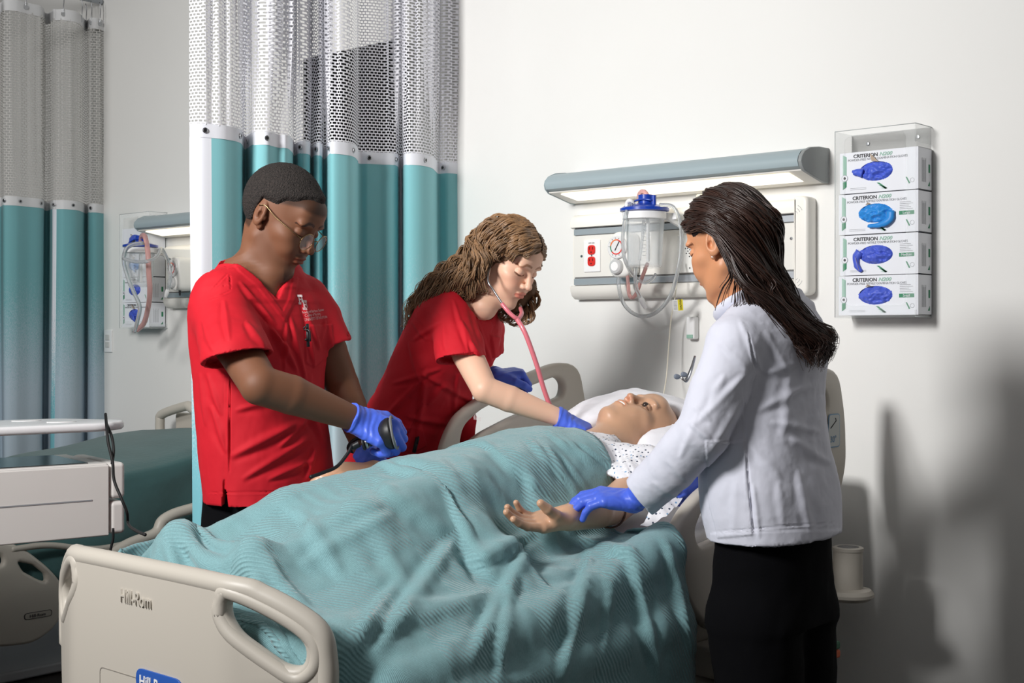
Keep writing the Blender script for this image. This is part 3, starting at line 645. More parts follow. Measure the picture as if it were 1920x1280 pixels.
slab('door_line', rounded([(-2.47,.45),(-2.47,.612),(-2.17,.612),(-2.17,.45)], .012), [rounded([(-2.4685,.4515),(-2.4685,.6105),(-2.1715,.6105),(-2.1715,.4515)], .012)], (0,FBY-.018,0), X_, Z_, OUT, .0008, BEIGEL, fb, bevel=0)
bd = slab('maker_badge', rounded([(-2.332,.590),(-2.176,.590),(-2.176,.634),(-2.332,.634)], .022), [], (0,FBY-.018,0), X_, Z_, OUT, .004, M('badge_blue',(48,92,176),.35), fb, bevel=.001)
text('badge_lettering', 'Hill-Rom', (-2.318,FBY-.0225,.600), X_, Z_, OUT, .031, WHITE, bd, stretchx=.95, off=.0006)
# mattress with raised head section: profile in (y, z)
MT = M('mattress_sheet', (232,232,234), .8, bump=.3, bscale=60, bdist=.004)
def mz(y): return float(np.interp(y, [-2.2,-1.3,-.95,-.15], [.735,.765,.80,.945]))
def prism(name, prof, xa, xb, mat, par, bevel=.02):
    bm = bmesh.new(); A = [bm.verts.new((xa,y,z)) for y, z in prof]; B = [bm.verts.new((xb,y,z)) for y, z in prof]; K = len(prof)
    for k in range(K): bm.faces.new((A[k], A[(k+1)%K], B[(k+1)%K], B[k]))
    bm.faces.new(A[::-1]); bm.faces.new(B); return bmo(name, bm, mat, par, bevel=bevel, bseg=4)
MX0, MX1 = -2.76, -1.89
ys = [-2.10,-1.3,-.95,-.17]
prism('mattress', [(y, mz(y)) for y in ys]+[(y, mz(y)-.15) for y in ys[::-1]], MX0, MX1, MT, bed, .035)
prism('deck', [(y, mz(y)-.152) for y in ys]+[(y, mz(y)-.20) for y in ys[::-1]], MX0+.01, MX1-.01, BEIGE2, bed, .01)
# side rails
def rail(name, x, out, holes, r, th=.038, mat=BEIGE): return slab(name, out, holes, (x-th/2,0,0), Y_, Z_, X_, th, mat, bed, bevel=.015, bseg=4)
head_out = rounded([(-.905,.93),(-.885,.985),(-.845,1.045),(-.78,1.085),(-.62,1.145),(-.36,1.208),(-.25,1.195),(-.212,1.06),(-.205,.92),(-.25,.83),(-.80,.83)], [.02,.03,.04,.05,.05,.08,.09,.05,.05,.04,.05])
hh = [onX(a,b,-2.8)[1:] for a,b in ((856,836),(862,800),(893,770),(953,738),(1038,705),(1052,718),(1049,742),(1012,757),(950,784),(900,810),(872,832))]
head_hole = rounded([tuple(q) for q in hh], [.01,.03,.03,.03,.05,.03,.03,.02,.02,.02,.01])
rail('head_siderail', -2.80, head_out, [head_hole], 0)
nr = rail('head_siderail', -1.85, head_out, [rounded([(-.80,1.0),(-.76,1.05),(-.40,1.15),(-.33,1.14),(-.32,1.08),(-.45,1.04)], .03)], 0)
q = onX(1550,808,-1.85); lb = slab('rail_label', rounded([(-.036,-.045),(.036,-.045),(.036,.05),(-.028,.05)], .012), [], (-1.829,q[1],q[2]), Y_, Z_, X_, .0012, M('label_blue',(110,150,185),.5), nr, bevel=0)
slab('label_face', rounded([(-.033,-.042),(.033,-.042),(.033,.047),(-.026,.047)], .010), [], (-1.8285,q[1],q[2]), Y_, Z_, X_, .0014, M('label_grey',(196,200,198),.5), nr, bevel=0)
text('label_text', '30°', (-1.8268,q[1]-.022,q[2]-.03), Y_, Z_, X_, .026, M('label_blue'), nr, ext=.0002)
tube('label_line', [(-1.8265,q[1]-.02,q[2]+.01),(-1.8265,q[1]+.012,q[2]+.03),(-1.8265,q[1]+.008,q[2]+.038)], .0012, INK, nr, k=6)
rail('mid_siderail', -1.85, rounded([(-1.07,.74),(-1.075,.82),(-1.02,.875),(-.94,.918),(-.86,.935),(-.42,.965),(-.38,.92),(-.40,.62),(-.60,.55),(-.90,.55),(-1.0,.62)], .05),
     [rounded([(-.985,.815),(-.955,.858),(-.89,.893),(-.80,.90),(-.55,.92),(-.5,.86),(-.6,.80),(-.84,.79),(-.965,.775)], .02)], 0)
tube('rail_groove', [(-1.828,-.80,.62),(-1.828,-.86,.66),(-1.828,-.84,.78),(-1.828,-.5,.80)], .006, BEIGEL, bed, k=8, n=24)
# frame, lifting column, base, pedals, bumper
box('frame_beam', (MX0+.02,-2.12,.50), (MX0+.08,-.2,.57), BEIGE2, bed, .01); box('frame_beam', (MX1-.08,-2.12,.50), (MX1-.02,-.2,.57), BEIGE2, bed, .01)
for y in (-2.12,-1.2,-.3): box('cross_beam', (MX0+.05,y,.50), (MX1-.05,y+.07,.56), BEIGE2, bed, .01)
box('actuator_cover', (-1.90,-.92,.44), (-1.80,-.78,.52), BEIGE2, bed, .012)
box('latch_housing', (-1.92,-.96,.31), (-1.79,-.78,.43), BEIGE2, bed, .008); box('latch_hook', (-1.80,-.90,.33), (-1.77,-.76,.39), BEIGE2, bed, .006)
box('caster_cover', (-1.95,-.98,.12), (-1.76,-.60,.28), BEIGE2, bed, .03); box('base_panel', (-1.97,-1.25,.06), (-1.84,-.95,.20), BEIGE2, bed, .01)
box('base_frame', (-2.66,-2.0,.14), (-1.98,-.35,.24), BEIGE2, bed, .02)
for a in (-1.8,-.55): box('lift_leg', (-2.50,a-.05,.22), (-2.14,a+.05,.52), BEIGE2, bed, .01)
for x in (-2.62,-2.0):
    for y in (-1.95,-.45):
        lathe('caster', (x-.02,y,.075), X_, [(.03,-.005),(.075,0),(.075,.04),(.03,.045)], DARK, bed, k=24)
p = W(1590,1060,3.66)
bp = lathe('corner_bumper', (p[0],p[1],.585), Z_, [(.03,.125),(.040,.12),(.040,.018),(.062,.014),(.070,.004),(.070,-.004),(.058,-.014),(.0,-.014)], BEIGE2, bed, k=32)
lathe('socket_ring', (p[0],p[1],.705), Z_, [(.042,0),(.042,.008),(.038,.010),(.030,.010),(.026,-.01)], BEIGE2, bp, k=30); lathe('socket_hole', (p[0],p[1],.715), Z_, [(.028,0),(.02,.001)], DARK, bp, k=24)
box('bumper_arm', (p[0]-.16,p[1]-.03,.615), (p[0]-.03,p[1]+.02,.675), BEIGE2, bed, .006)
g = W(1556,1218,3.30); box('green_pedal', (g[0]-.06,g[1]-.04,g[2]), (g[0]+.015,g[1]+.03,g[2]+.020), M('pedal_green',(20,90,60),.5), bed, .006); box('orange_pedal', (g[0]-.06,g[1]-.04,g[2]-.022), (g[0]+.015,g[1]+.03,g[2]-.001), M('pedal_orange',(190,80,20),.5), bed, .006)
box('pedal_arm', (g[0]-.2,g[1]-.02,g[2]-.02), (g[0]-.05,g[1]+.01,g[2]+.01), DARK, bed, .004)

# ---- second bed, under a dark green blanket
B2 = (-5.05,-1.1,0); bed2 = thing('hospital_bed', 'distant beige hospital bed under a dark green blanket behind the cart', 'bed', B2)
X0, X1 = -5.50, -4.62
prism('mattress', [(-2.1,.66),(-1.0,.70),(-.85,.74),(-.18,.83),(-.18,.68),(-.85,.58),(-1.0,.55),(-2.1,.52)], X0, X1, MT, bed2, .03)
GRN = M('blanket_dark_green', (62,98,98), .85, sheen=.2, bump=.35, bscale=45, var=.12, vscale=5, bdist=.004)
nu, nv = 70, 60; V = []
for i in range(nu):
    y = -2.1+1.95*i/(nu-1)
    for j in range(nv):
        s = -.18+1.42*j/(nv-1); base = float(np.interp(y, [-2.1,-1.0,-.85,-.18], [.675,.715,.755,.845]))
        if s < .0: x, z = X0-.012, base+s
        elif s < .90: x, z = X0+s, base
        else: x, z = X1+.03, base-(s-.90)*1.0
        r = .03; fil = math.exp(-((s-.90)/.05)**2)*.012
        z += .02*math.sin(math.pi*min(max(s/.9,0),1))-fil
        V.append((x+.012*math.sin(y*9+j*.3)*(1 if s > .95 else .2), y, z+.004*math.sin(y*14+s*9)-.05*max(0,(y+.35))**1*(.4)))
F = [(i*nv+j, (i+1)*nv+j, (i+1)*nv+j+1, i*nv+j+1) for i in range(nu-1) for j in range(nv-1)]
bl2 = raw('blanket', V, F, GRN, None); md = bl2.modifiers.new('solid','SOLIDIFY'); md.thickness = .006
tag(bl2, 'dark green blanket spread over the distant empty bed', 'blanket')
r2 = lambda name, x, out, holes: slab(name, out, holes, (x-.018,0,0), Y_, Z_, X_, .036, BEIGE, bed2, bevel=.014, bseg=3)
pts = [onX(a,b,-4.56)[1:] for a,b in ((0,1012),(40,1025),(85,1060),(108,1085),(118,1110),(112,1155),(95,1180),(60,1205),(0,1212),(-260,1200),(-280,1080),(-200,1020))]
hol = [onX(a,b,-4.56)[1:] for a,b in ((30,1052),(60,1058),(82,1075),(84,1090),(70,1086),(40,1070))]; hol2 = [onX(a,b,-4.56)[1:] for a,b in ((-150,1040),(-40,1030),(2,1040),(5,1058),(-40,1066),(-150,1080))]
f_ = r2('mid_siderail', -4.56, rounded([tuple(q) for q in pts], .04), [rounded([tuple(q) for q in hol], .012), rounded([tuple(q) for q in hol2], .02)])
q = onX(72,1152,-4.54); slab('maker_plate', rounded([(-.055,-.012),(.055,-.012),(.055,.012),(-.055,.012)], .012), [], (-4.5415,q[1],q[2]), Y_, Z_, X_, .001, INK, f_, bevel=0); slab('maker_plate', rounded([(-.052,-.010),(.052,-.010),(.052,.010),(-.052,.010)], .010), [], (-4.541,q[1],q[2]), Y_, Z_, X_, .0012, BEIGE2, f_, bevel=0)
text('maker_lettering', 'Hill-Rom', (-4.5395,q[1]-.035,q[2]-.006), Y_, Z_, X_, .016, INK, f_, stretchx=1.1)
tube('lowered_siderail', [onX(a,b,-4.54) for a,b in ((185,1055),(240,1020),(290,1000),(303,978),(320,966),(345,957),(400,943))], .022, BEIGE, bed2, k=12, n=40)
tube('rail_lower_bar', [onX(a,b,-4.55) for a,b in ((20,1030),(90,1022),(190,1028),(300,1000))], .012, BEIGE2, bed2, k=8, n=30)
tube('headboard_loop', [onY(a,b,-.14) for a,b in ((301,830),(300,790),(305,776),(345,762),(358,764),(380,790),(380,840))], .022, BEIGE, bed2, k=12, n=40)
box('headboard', (-5.34,-.10,.60), (-4.70,-.06,.93), BEIGE, bed2, .015)
box('frame_beam', (X0+.02,-2.1,.42), (X1-.02,-.3,.50), BEIGE2, bed2, .015); box('base_frame', (-5.4,-1.9,.01), (-4.66,-.5,.05), M('base_pale',(170,170,172),.5), bed2, .01)
for a in (-1.7,-.6): box('lift_leg', (-5.2,a-.05,.1), (-4.9,a+.05,.45), BEIGE2, bed2, .01)

# ---- medical cart
fx = nrm(cv(.8,0,.6)); fy = nrm(cv(-.6,0,.8)); A0 = W(215,868,4.1)   # front right top corner of the drawer body; fx to the right, fy away
R = np.stack([fx, fy, Z_], 1); c0 = np.array([A0[0], A0[1], 0])
cart = thing('medical_cart', 'white medical cart with worktop and drawer box at left', 'cart', c0+R@np.array([-.3,.2,0]))
CW = M('cart_white', (226,222,218), .38)
zt = A0[2]; hgt = (1003-868)/FPX*4.1
body = box('cart_body', (-1.0,0.02,zt-hgt), (-.012,.40,zt), CW, cart, .008, R=R, c=c0)
box('drawer_front', (-1.0,0,zt-hgt), (-.016,.018,zt-.004), CW, body, .005, R=R, c=c0)
box('drawer_groove', (-.70,-.0015,zt-hgt*.50), (-.07,.001,zt-hgt*.50+.004), INKG, body, 0, R=R, c=c0)
for a, b in ((zt-hgt+.002, zt-hgt*.535),(zt-hgt*.50, zt+.001)): box('corner_post', (-.012,.004,a), (.036,.36,b), CW, cart, .014, R=R, c=c0, bseg=4)
box('steel_top', (-.98,.035,zt), (-.07,.36,zt+.003), M('steel_top',(120,128,128),.18,metal=.9), body, .001, R=R, c=c0)
box('label', (-.45,.26,zt+.003), (-.3,.31,zt+.004), PAPERTORN, body, 0, R=R, c=c0)
S0 = W(227,790,4.2); zs = 1.028
o2 = [(-1.05,-.03),(-.03,-.03),(.04,.03),(.06,.08),(.05,.12),(-.08,.30),(-1.05,.30)]
slab('worktop', rounded(o2, [.02,.06,.05,.04,.04,.08,.02]), [], c0+np.array([0,0,zs-.026]), fx, fy, Z_, .026, M('worktop_white',(238,238,240),.3), cart, bevel=.011, bseg=4)
for a, b in ((-.20,.22),(-.13,.10)): slab('cup_recess', oval(a,b,.045,.028), [], c0+np.array([0,0,zs]), fx, fy, Z_, .002, WHITE, cart, bevel=0)
box('support_column', (-.62,.10,.12), (-.50,.24,zs-.02), CW, cart, .01, R=R, c=c0)
box('base', (-.85,-.05,.06), (-.25,.40,.13), CW, cart, .03, R=R, c=c0)
for a in (-.8,-.3):
    for b in (0,.35): q = c0+R@np.array([a,b,.04]); lathe('caster', q-fx*.015, fx, [(.02,-.002),(.04,0),(.04,.03),(.02,.032)], DARK, cart, k=20)
cb = thing('cable', 'thin black cable hanging from the cart worktop', 'cable', W(200,782,4.05))
tube('cable', [W(a,b,Z) for a,b,Z in ((198,776,4.06),(200,800,3.98),(203,830,3.95),(211,865,3.93),(214,900,3.92),(228,935,3.9),(238,960,3.9),(241,983,3.9),(256,995,3.6),(272,1002,3.3))], .0045, BLACKM, cb, k=8, n=60)
tube('cable', [W(a,b,Z) for a,b,Z in ((200,795,4.0),(210,820,3.97),(213,845,3.95),(210,870,3.94))], .0045, BLACKM, cb, k=8, n=20)
tube('cable', [W(a,b,Z) for a,b,Z in ((212,990,4.0),(212,1010,4.0),(206,1040,4.0),(200,1120,4.0))], .004, BLACKM, cb, k=8, n=20)

# ================================================================ IMPLICIT SURFACES (bodies, garments)
def smin(a, b, k):
    if k <= 0: return np.minimum(a, b)
    h = np.clip(.5+.5*(b-a)/k, 0, 1); return b*(1-h)+a*h-k*h*(1-h)
def smax(a, b, k): return -smin(-a, -b, k)
def ell(c, r, R=None):
    c = np.asarray(c, float); r = np.asarray(r, float)
    def f(P):
        q = P-c
        if R is not None: q = q@R
        k0 = np.linalg.norm(q/r, axis=1); k1 = np.linalg.norm(q/(r*r), axis=1)+1e-9
        return k0*(k0-1)/k1
    return f
def cap(a, b, ra, rb):
    a = np.asarray(a, float); b = np.asarray(b, float); d = b-a; L2 = d.dot(d)+1e-12
    def f(P):
        q = P-a; t = np.clip(q@d/L2, 0, 1); return np.linalg.norm(q-t[:, None]*d, axis=1)-(ra+(rb-ra)*t)
    return f
def chain(pts, rs, n=0):
    pts = np.asarray(pts, float); rs = np.asarray(rs, float)
    if n: pts, rs = catmull(pts, n), catmull(np.column_stack([rs, rs, rs]), n)[:, 0]
    fs = [cap(pts[i], pts[i+1], rs[i], rs[i+1]) for i in range(len(pts)-1)]
    def f(P):
        d = fs[0](P)
        for g in fs[1:]: d = smin(d, g(P), .004)
        return d
    return f
def loft(secs, p=2.3, n=18):
    """secs: (centre, side vec, front vec, half width, half depth)"""
    C = catmull([s[0] for s in secs], n); S = catmull([s[1] for s in secs], n); Fv = catmull([s[2] for s in secs], n)
    AB = catmull([(s[3], s[4], 0) for s in secs], n)
    T = np.gradient(C, axis=0); T /= np.linalg.norm(T, axis=1)[:, None]
    S = S-T*np.sum(S*T, 1)[:, None]; S /= np.linalg.norm(S, axis=1)[:, None]
    N_ = np.cross(T, S); sg = np.sign(np.sum(N_*Fv, 1)); N_ = N_*sg[:, None]
    def f(P):
        best = np.full(len(P), 1e9); bi = np.zeros(len(P)); out = None
        for i in range(n-1):
            d = C[i+1]-C[i]; t = np.clip(((P-C[i])@d)/d.dot(d), 0, 1); q = np.linalg.norm(P-C[i]-t[:, None]*d, axis=1)
            m = q < best; best[m] = q[m]; bi[m] = (i+t)[m]
        i = np.minimum(bi.astype(int), n-2); fr = (bi-i)[:, None]
        L = lambda A: A[i]*(1-fr)+A[i+1]*fr
        q = P-L(C); s, nn, tt = L(S), L(N_), L(T); ab = L(AB)
        u = np.abs(np.sum(q*s, 1))/ab[:, 0]; v = np.abs(np.sum(q*nn, 1))/ab[:, 1]; w_ = np.abs(np.sum(q*tt, 1))
        k = (u**p+v**p)**(1/p); d = (k-1)*np.minimum(ab[:, 0], ab[:, 1])*.95
        end = (bi <= 1e-6) | (bi >= n-1-1e-6)
        return np.where(end & (w_ > 1e-6), np.sqrt(np.maximum(d, 0)**2+w_**2), d)
    return f
def plane(pt, nv):       # negative on the side opposite to nv
    pt = np.asarray(pt, float); nv = nrm(nv); return lambda P: (P-pt)@nv
class Fld:
    def __init__(s): s.ops = []
    def u(s, f, k=.01): s.ops.append(('u', f, k)); return s
    def sub(s, f, k=.003): s.ops.append(('s', f, k)); return s
    def inter(s, f, k=0): s.ops.append(('i', f, k)); return s
    def __call__(s, P):
        d = np.full(len(P), 9.)
        for o, f, k in s.ops:
            if o == 'u': d = smin(d, f(P), k) if k else np.minimum(d, f(P))
            elif o == 's': d = smax(d, -f(P), k)
            else: d = smax(d, f(P), k)
        return d
def snets(fn, lo, hi, h):
    lo = np.asarray(lo, float); hi = np.asarray(hi, float); cs = 4
    nc = np.ceil((hi-lo)/(h*cs)).astype(int)+1
    g = [lo[i]+np.arange(nc[i])*h*cs+h*cs/2 for i in range(3)]
    P = np.stack(np.meshgrid(*g, indexing='ij'), -1).reshape(-1, 3); Fc = fn(P).reshape(nc)
    near = np.abs(Fc) < h*cs*1.5
    n = nc*cs; Fd = np.repeat(np.repeat(np.repeat(Fc, cs, 0), cs, 1), cs, 2)
    m = np.repeat(np.repeat(np.repeat(near, cs, 0), cs, 1), cs, 2); idx = np.argwhere(m)
    for a in range(0, len(idx), 400000):
        q = idx[a:a+400000]; Fd[tuple(q.T)] = fn(lo+q*h)
    s = Fd < 0
    c = [(i, j, k) for i in (0,1) for j in (0,1) for k in (0,1)]
    cnt = sum(s[i:n[0]-1+i, j:n[1]-1+j, k:n[2]-1+k].astype(np.int8) for i, j, k in c)
    cells = np.argwhere((cnt > 0) & (cnt < 8)); M_ = len(cells)
    if M_ == 0: return np.zeros((0,3)), np.zeros((0,4), int)
    val = np.stack([Fd[tuple((cells+np.array(o)).T)] for o in c], 1); off = np.array(c, float)
    acc = np.zeros((M_, 3)); num = np.zeros(M_)
    for a in range(8):
        for b in range(a+1, 8):
            if sum(abs(np.array(c[a])-np.array(c[b]))) != 1: continue
            va, vb = val[:, a], val[:, b]; mm = (va < 0) != (vb < 0); t = np.where(mm, va/(va-vb+1e-15), 0)
            acc += mm[:, None]*(off[a]+t[:, None]*(off[b]-off[a])); num += mm
    V = lo+(cells+acc/num[:, None])*h
    ids = np.full(n-1, -1, np.int64); ids[tuple(cells.T)] = np.arange(M_)
    F = []
    for ax in range(3):
        sl0 = [slice(None)]*3; sl1 = [slice(None)]*3; sl0[ax] = slice(0, -1); sl1[ax] = slice(1, None)
        a, b = s[tuple(sl0)], s[tuple(sl1)]; e = np.argwhere(a != b); u_, v_ = (ax+1) % 3, (ax+2) % 3
        e = e[(e[:, u_] > 0) & (e[:, v_] > 0) & (e[:, u_] < n[u_]-1) & (e[:, v_] < n[v_]-1)]
        def cell(du, dv): q = e.copy(); q[:, u_] -= du; q[:, v_] -= dv; return ids[tuple(q.T)]
        q = np.stack([cell(1,1), cell(0,1), cell(0,0), cell(1,0)], 1); fl = ~a[tuple(e.T)]; q[fl] = q[fl][:, ::-1]; F.append(q)
    F = np.vstack(F); F = F[(F >= 0).all(1)]
    return V, F
def grad(fn, V, e=.0008):
    g = np.stack([fn(V+np.eye(3)[i]*e)-fn(V-np.eye(3)[i]*e) for i in range(3)], 1)
    return g/(np.linalg.norm(g, axis=1)[:, None]+1e-12)
def vnormals(V, F):
    n = np.cross(V[F[:, 2]]-V[F[:, 0]], V[F[:, 3]]-V[F[:, 1]]); o = np.zeros_like(V)
    for k in range(4): np.add.at(o, F[:, k], n)
    return o/(np.linalg.norm(o, axis=1)[:, None]+1e-12)
def snap(fn, V, it=1):
    for _ in range(it): V = V-fn(V)[:, None]*grad(fn, V)*.9
    return V
def multi(fn, boxes):
    """boxes: (lo, hi, h), the finer ones first; a coarser mesh leaves out what a finer box covers"""
    Vs, Fs, nb = [], [], 0; done = []
    for lo, hi, h in boxes:
        lo, hi = np.asarray(lo, float), np.asarray(hi, float)
        V, F = snets(fn, lo, hi, h)
        if len(F) == 0: done.append((lo, hi, h)); continue
        c = V[F].mean(1); keep = np.ones(len(F), bool)
        for l, u, hh in done: keep &= ~((c > l+hh*2.5).all(1) & (c < u-hh*2.5).all(1))
        F = F[keep]; used = np.unique(F); mp = np.full(len(V), -1); mp[used] = np.arange(len(used)); V = V[used]; F = mp[F]
        V = snap(fn, V); Vs.append(V); Fs.append(F+nb); nb += len(V); done.append((lo, hi, h))
    return np.vstack(Vs), np.vstack(Fs)
def around(pts, m):
    pts = np.asarray(pts, float); return pts.min(0)-m, pts.max(0)+m
# ---- garment relief, laid on the surface: creases (photo line, width px, height m) and patches (photo polygon, height)
def relief(V, N_, folds=(), pads=(), noise=(), mask=None):
    px, py, Z = proj(V); d = np.zeros(len(V))
    face = (N_@cv(0,0,-1)) > -.15
    for x0, y0, x1, y1, wd, am in folds:
        a = np.array([x0, y0]); b = np.array([x1, y1]); e = b-a; L = np.linalg.norm(e)
        q = np.column_stack([px, py])-a; t = (q@e)/L**2; pr = (q@np.array([-e[1], e[0]]))/L
        w_ = wd*(.55+.45*np.clip(1-np.abs(2*t-1), 0, 1)); fall = np.clip(1-np.abs(2*np.clip(t,-.3,1.3)-1)**4, 0, 1)
        # a sharp-crested fold with a soft trough on its lower side
        x = pr/w_; d += am*fall*face*(np.exp(-(x)**2*1.6)-.55*np.exp(-((x-1.3))**2*1.4))
    for poly, am, soft in pads:
        K = len(poly); ins = np.zeros(len(V), bool); dist = np.full(len(V), 1e9)
        for i in range(K):
            x0, y0 = poly[i]; x1, y1 = poly[(i+1) % K]
            c = ((y0 > py) != (y1 > py)) & (px < (x1-x0)*(py-y0)/(y1-y0+1e-9)+x0); ins ^= c
            ex, ey = x1-x0, y1-y0; t = np.clip(((px-x0)*ex+(py-y0)*ey)/(ex*ex+ey*ey), 0, 1); dist = np.minimum(dist, np.hypot(px-x0-t*ex, py-y0-t*ey))
        d += am*np.where(ins, np.clip(dist/soft, 0, 1), 0)*face
    for sc, am, seed, st in noise:
        d += am*fbm(V*np.array(st)*sc, seed, 3)
    if mask is not None: d *= mask
    return V+N_*d[:, None]
def subdiv(V, F):
    e = np.sort(np.stack([F, np.roll(F, -1, 1)], 2), 2).reshape(-1, 2); u, inv = np.unique(e[:,0]*len(V)+e[:,1], return_inverse=True)
    em = (V[u//len(V)]+V[u % len(V)])/2; fc = V[F].mean(1); n0, n1 = len(V), len(V)+len(em); ie = inv.reshape(-1, 4)+n0; ic = np.arange(len(F))+n1
    Q = [np.stack([F[:,k], ie[:,k], ic, ie[:,k-1]], 1) for k in range(4)]; return np.vstack([V, em, fc]), np.vstack(Q)
def garment(name, fn, boxes, mat, parent, folds=(), pads=(), noise=(), smooth_it=0, tint=None, sub=0):
    V, F = multi(fn, boxes)
    if sub: V, F = subdiv(V, F)
    N_ = grad(fn, V, .006); V = relief(V, N_, folds, pads, noise)
    return raw(name, V, F, mat, parent, tint=tint)

# ---------------------------------------------------------------- heads and hands
class Head:
    """o: centre between the ears (world); fwd: where the face looks; up: crown; s: scale"""
    def __init__(s, o, fwd, up, sc=1.0, **kw):
        s.o = np.asarray(o, float); f = nrm(fwd); u = nrm(np.asarray(up)-f*np.dot(up, f)); r = np.cross(f, u)
        s.R = np.stack([r, f, u], 1); s.s = sc; s.kw = kw
    def L(s, P): return (np.asarray(P)-s.o)@s.R/s.s
    def w(s, *p): return s.o+s.R@(np.array(p, float)*s.s)
    def local(s, male=False, teeth=False, hooked=0, smile=0, eyes_open=0):
        F = Fld(); j = 1.06 if male else .96
        F.u(ell((0,-.014,.030), (.0755,.097,.090)), 0).u(ell((0,.024,-.030), (.058*j,.066,.086)), .025)
        F.u(ell((0,.070,.048),(.045,.024,.034)), .03)
        for x in (-1, 1):
            F.u(cap((x*.051*j,-.004,-.058), (x*.018,.070,-.106), .015, .013), .028)
            F.u(ell((x*.029,.083,.0245), (.023,.010,.0075)), .014)                        # brow ridge
            F.u(ell((x*.046,.055,-.020), (.019,.024,.017)), .022)                         # cheekbone
            F.u(ell((x*.030,.070,-.045), (.022,.022,.024)), .022)
        F.u(ell((0,.030,-.088), (.044,.050,.024)), .022).u(ell((0,.079,-.108), (.020*j,.016,.015)), .014)
        F.u(ell((0,.076,-.060), (.031,.022,.028)), .016)                                   # muzzle
        for x in (-1, 1):
            F.sub(ell((x*.0315,.104,.004), (.0175,.017,.0115)), .012)                      # socket
            F.u(ell((x*.0315,.0775,.0015), (.0158,.0135,.0125)), .003)                     # lidded eye
            F.sub(cap((x*.020,.0945,.0125), (x*.045,.0865,.011), .0012, .0012), .003)      # upper lid crease
            if not eyes_open: F.sub(cap((x*.0195,.0915,-.0060), (x*.0445,.0845,-.0052), .0010, .0010), .0015)
            else: F.sub(ell((x*.0315,.094,-.001), (.0115,.007,.0042)), .002)
        F.u(cap((0,.086,.016), (0,.1085,-.026), .0068, .0095), .011)                       # nose
        F.u(ell((0,.1105,-.0305), (.0115,.0105,.0090)), .006)
        for x in (-1, 1):
            F.u(ell((x*.0125,.0985,-.0345), (.0072,.0105,.0078)), .005); F.sub(ell((x*.0062,.1055,-.0410), (.0036,.0060,.0045)), .002)
        F.u(ell((0,.0985,-.0575), (.0215,.0075,.0052)), .005).u(ell((0,.0970,-.0685), (.0185,.0085,.0062)), .005)
        if teeth:
            F.sub(ell((0,.104,-.0635), (.0225,.014,.0060)), .002)
        else:
            F.sub(cap((-.012,.1055,-.0630), (.012,.1055,-.0630), .0012, .0012), .002)
            for x in (-1, 1): F.sub(cap((x*.012,.1055,-.0630), (x*.026,.0955,-.0615+.004*smile), .0013, .0009), .002)
        F.sub(ell((0,.1045,-.0835), (.018,.010,.0065)), .009)
        for x in (-1, 1):                                                                  # ears
            Re = frame((x, -.35, .05), (0,-.18,1))
            F.u(ell((x*.0765,-.014,-.002), (.0195,.0325,.0085), Re), .004)
            F.sub(ell((x*.0865,-.0135,.000), (.0125,.0235,.0080), Re), .002); F.u(ell((x*.0795,-.016,.001), (.0070,.0160,.0050), Re), .003); F.sub(ell((x*.0850,-.0085,-.006), (.0060,.0100,.0100), Re), .002); F.u(ell((x*.0775,.0035,-.007), (.0045,.0075,.0045), Re), .002)
            F.u(ell((x*.0735,-.001,-.031), (.006,.0075,.009)), .005)
        return F
    def field(s, **kw):
        Lf = s.local(**kw); return lambda P: Lf(s.L(P))*s.s
    def tint(s, V, lips=(1,.72,.70), brow=(.35,.25,.2), browon=1, lash=1, stubble=0, cheek=0, base=None, hair=None):
        L = s.L(V); x, y, z = L.T; c = np.ones((len(V), 3)) if base is None else base
        def mixc(m, col): m = np.clip(m, 0, 1)[:, None]; return c*(1-m)+c*np.array(col)*m
        front = (y > .05) & (np.abs(L).max(1) < .16)
        e = (x/.0245)**2+((z+.0628)/.0108)**2; c = mixc(front*(y > .083)*np.clip((1.15-e)*4, 0, 1), lips)
        if browon:
            ax = np.abs(x); zz = .0275+.0045*np.sin((ax-.012)/.034*math.pi)-.004*(ax > .036)*(ax-.036)/.01
            c = mixc(front*(ax > .010)*(ax < .050)*np.clip((.0046-np.abs(z-zz))/.002, 0, 1)*browon, brow)
        if lash:
            ax = np.abs(x); zz = -.0070+30*(ax-.0315)**2*.5; c = mixc(front*(ax > .0165)*(ax < .049)*(y > .070)*np.clip((.0032-np.abs(z-zz))/.0012, 0, 1)*lash, (.22,.16,.13))
        if cheek: c = mixc(np.exp(-(((np.abs(x)-.043)/.018)**2+((z+.028)/.018)**2))*front*cheek, (1,.78,.74))
        if stubble:
            n = .75+.25*noise3(V*900, 5); m = (y > .02)*np.exp(-((z+.118)/.020)**2)*(np.abs(x) < .030)*np.clip(2.0*n,0,1)
            c = mixc(m*stubble, (.25,.22,.2)); m = front*np.exp(-((z+.051)/.0045)**2)*(np.abs(x) < .026); c = mixc(m*.55*stubble, (.3,.26,.24))
            m = np.exp(-((z+.075)/.035)**2)*(y > 0)*(y < .085)*.25; c = mixc(m, (.7,.66,.66))
        if hair is not None: c = hair(L, c)
        near = (np.abs(L).max(1) < .14)
        return np.where(near[:, None], c, base if base is not None else np.ones((len(V), 3)))
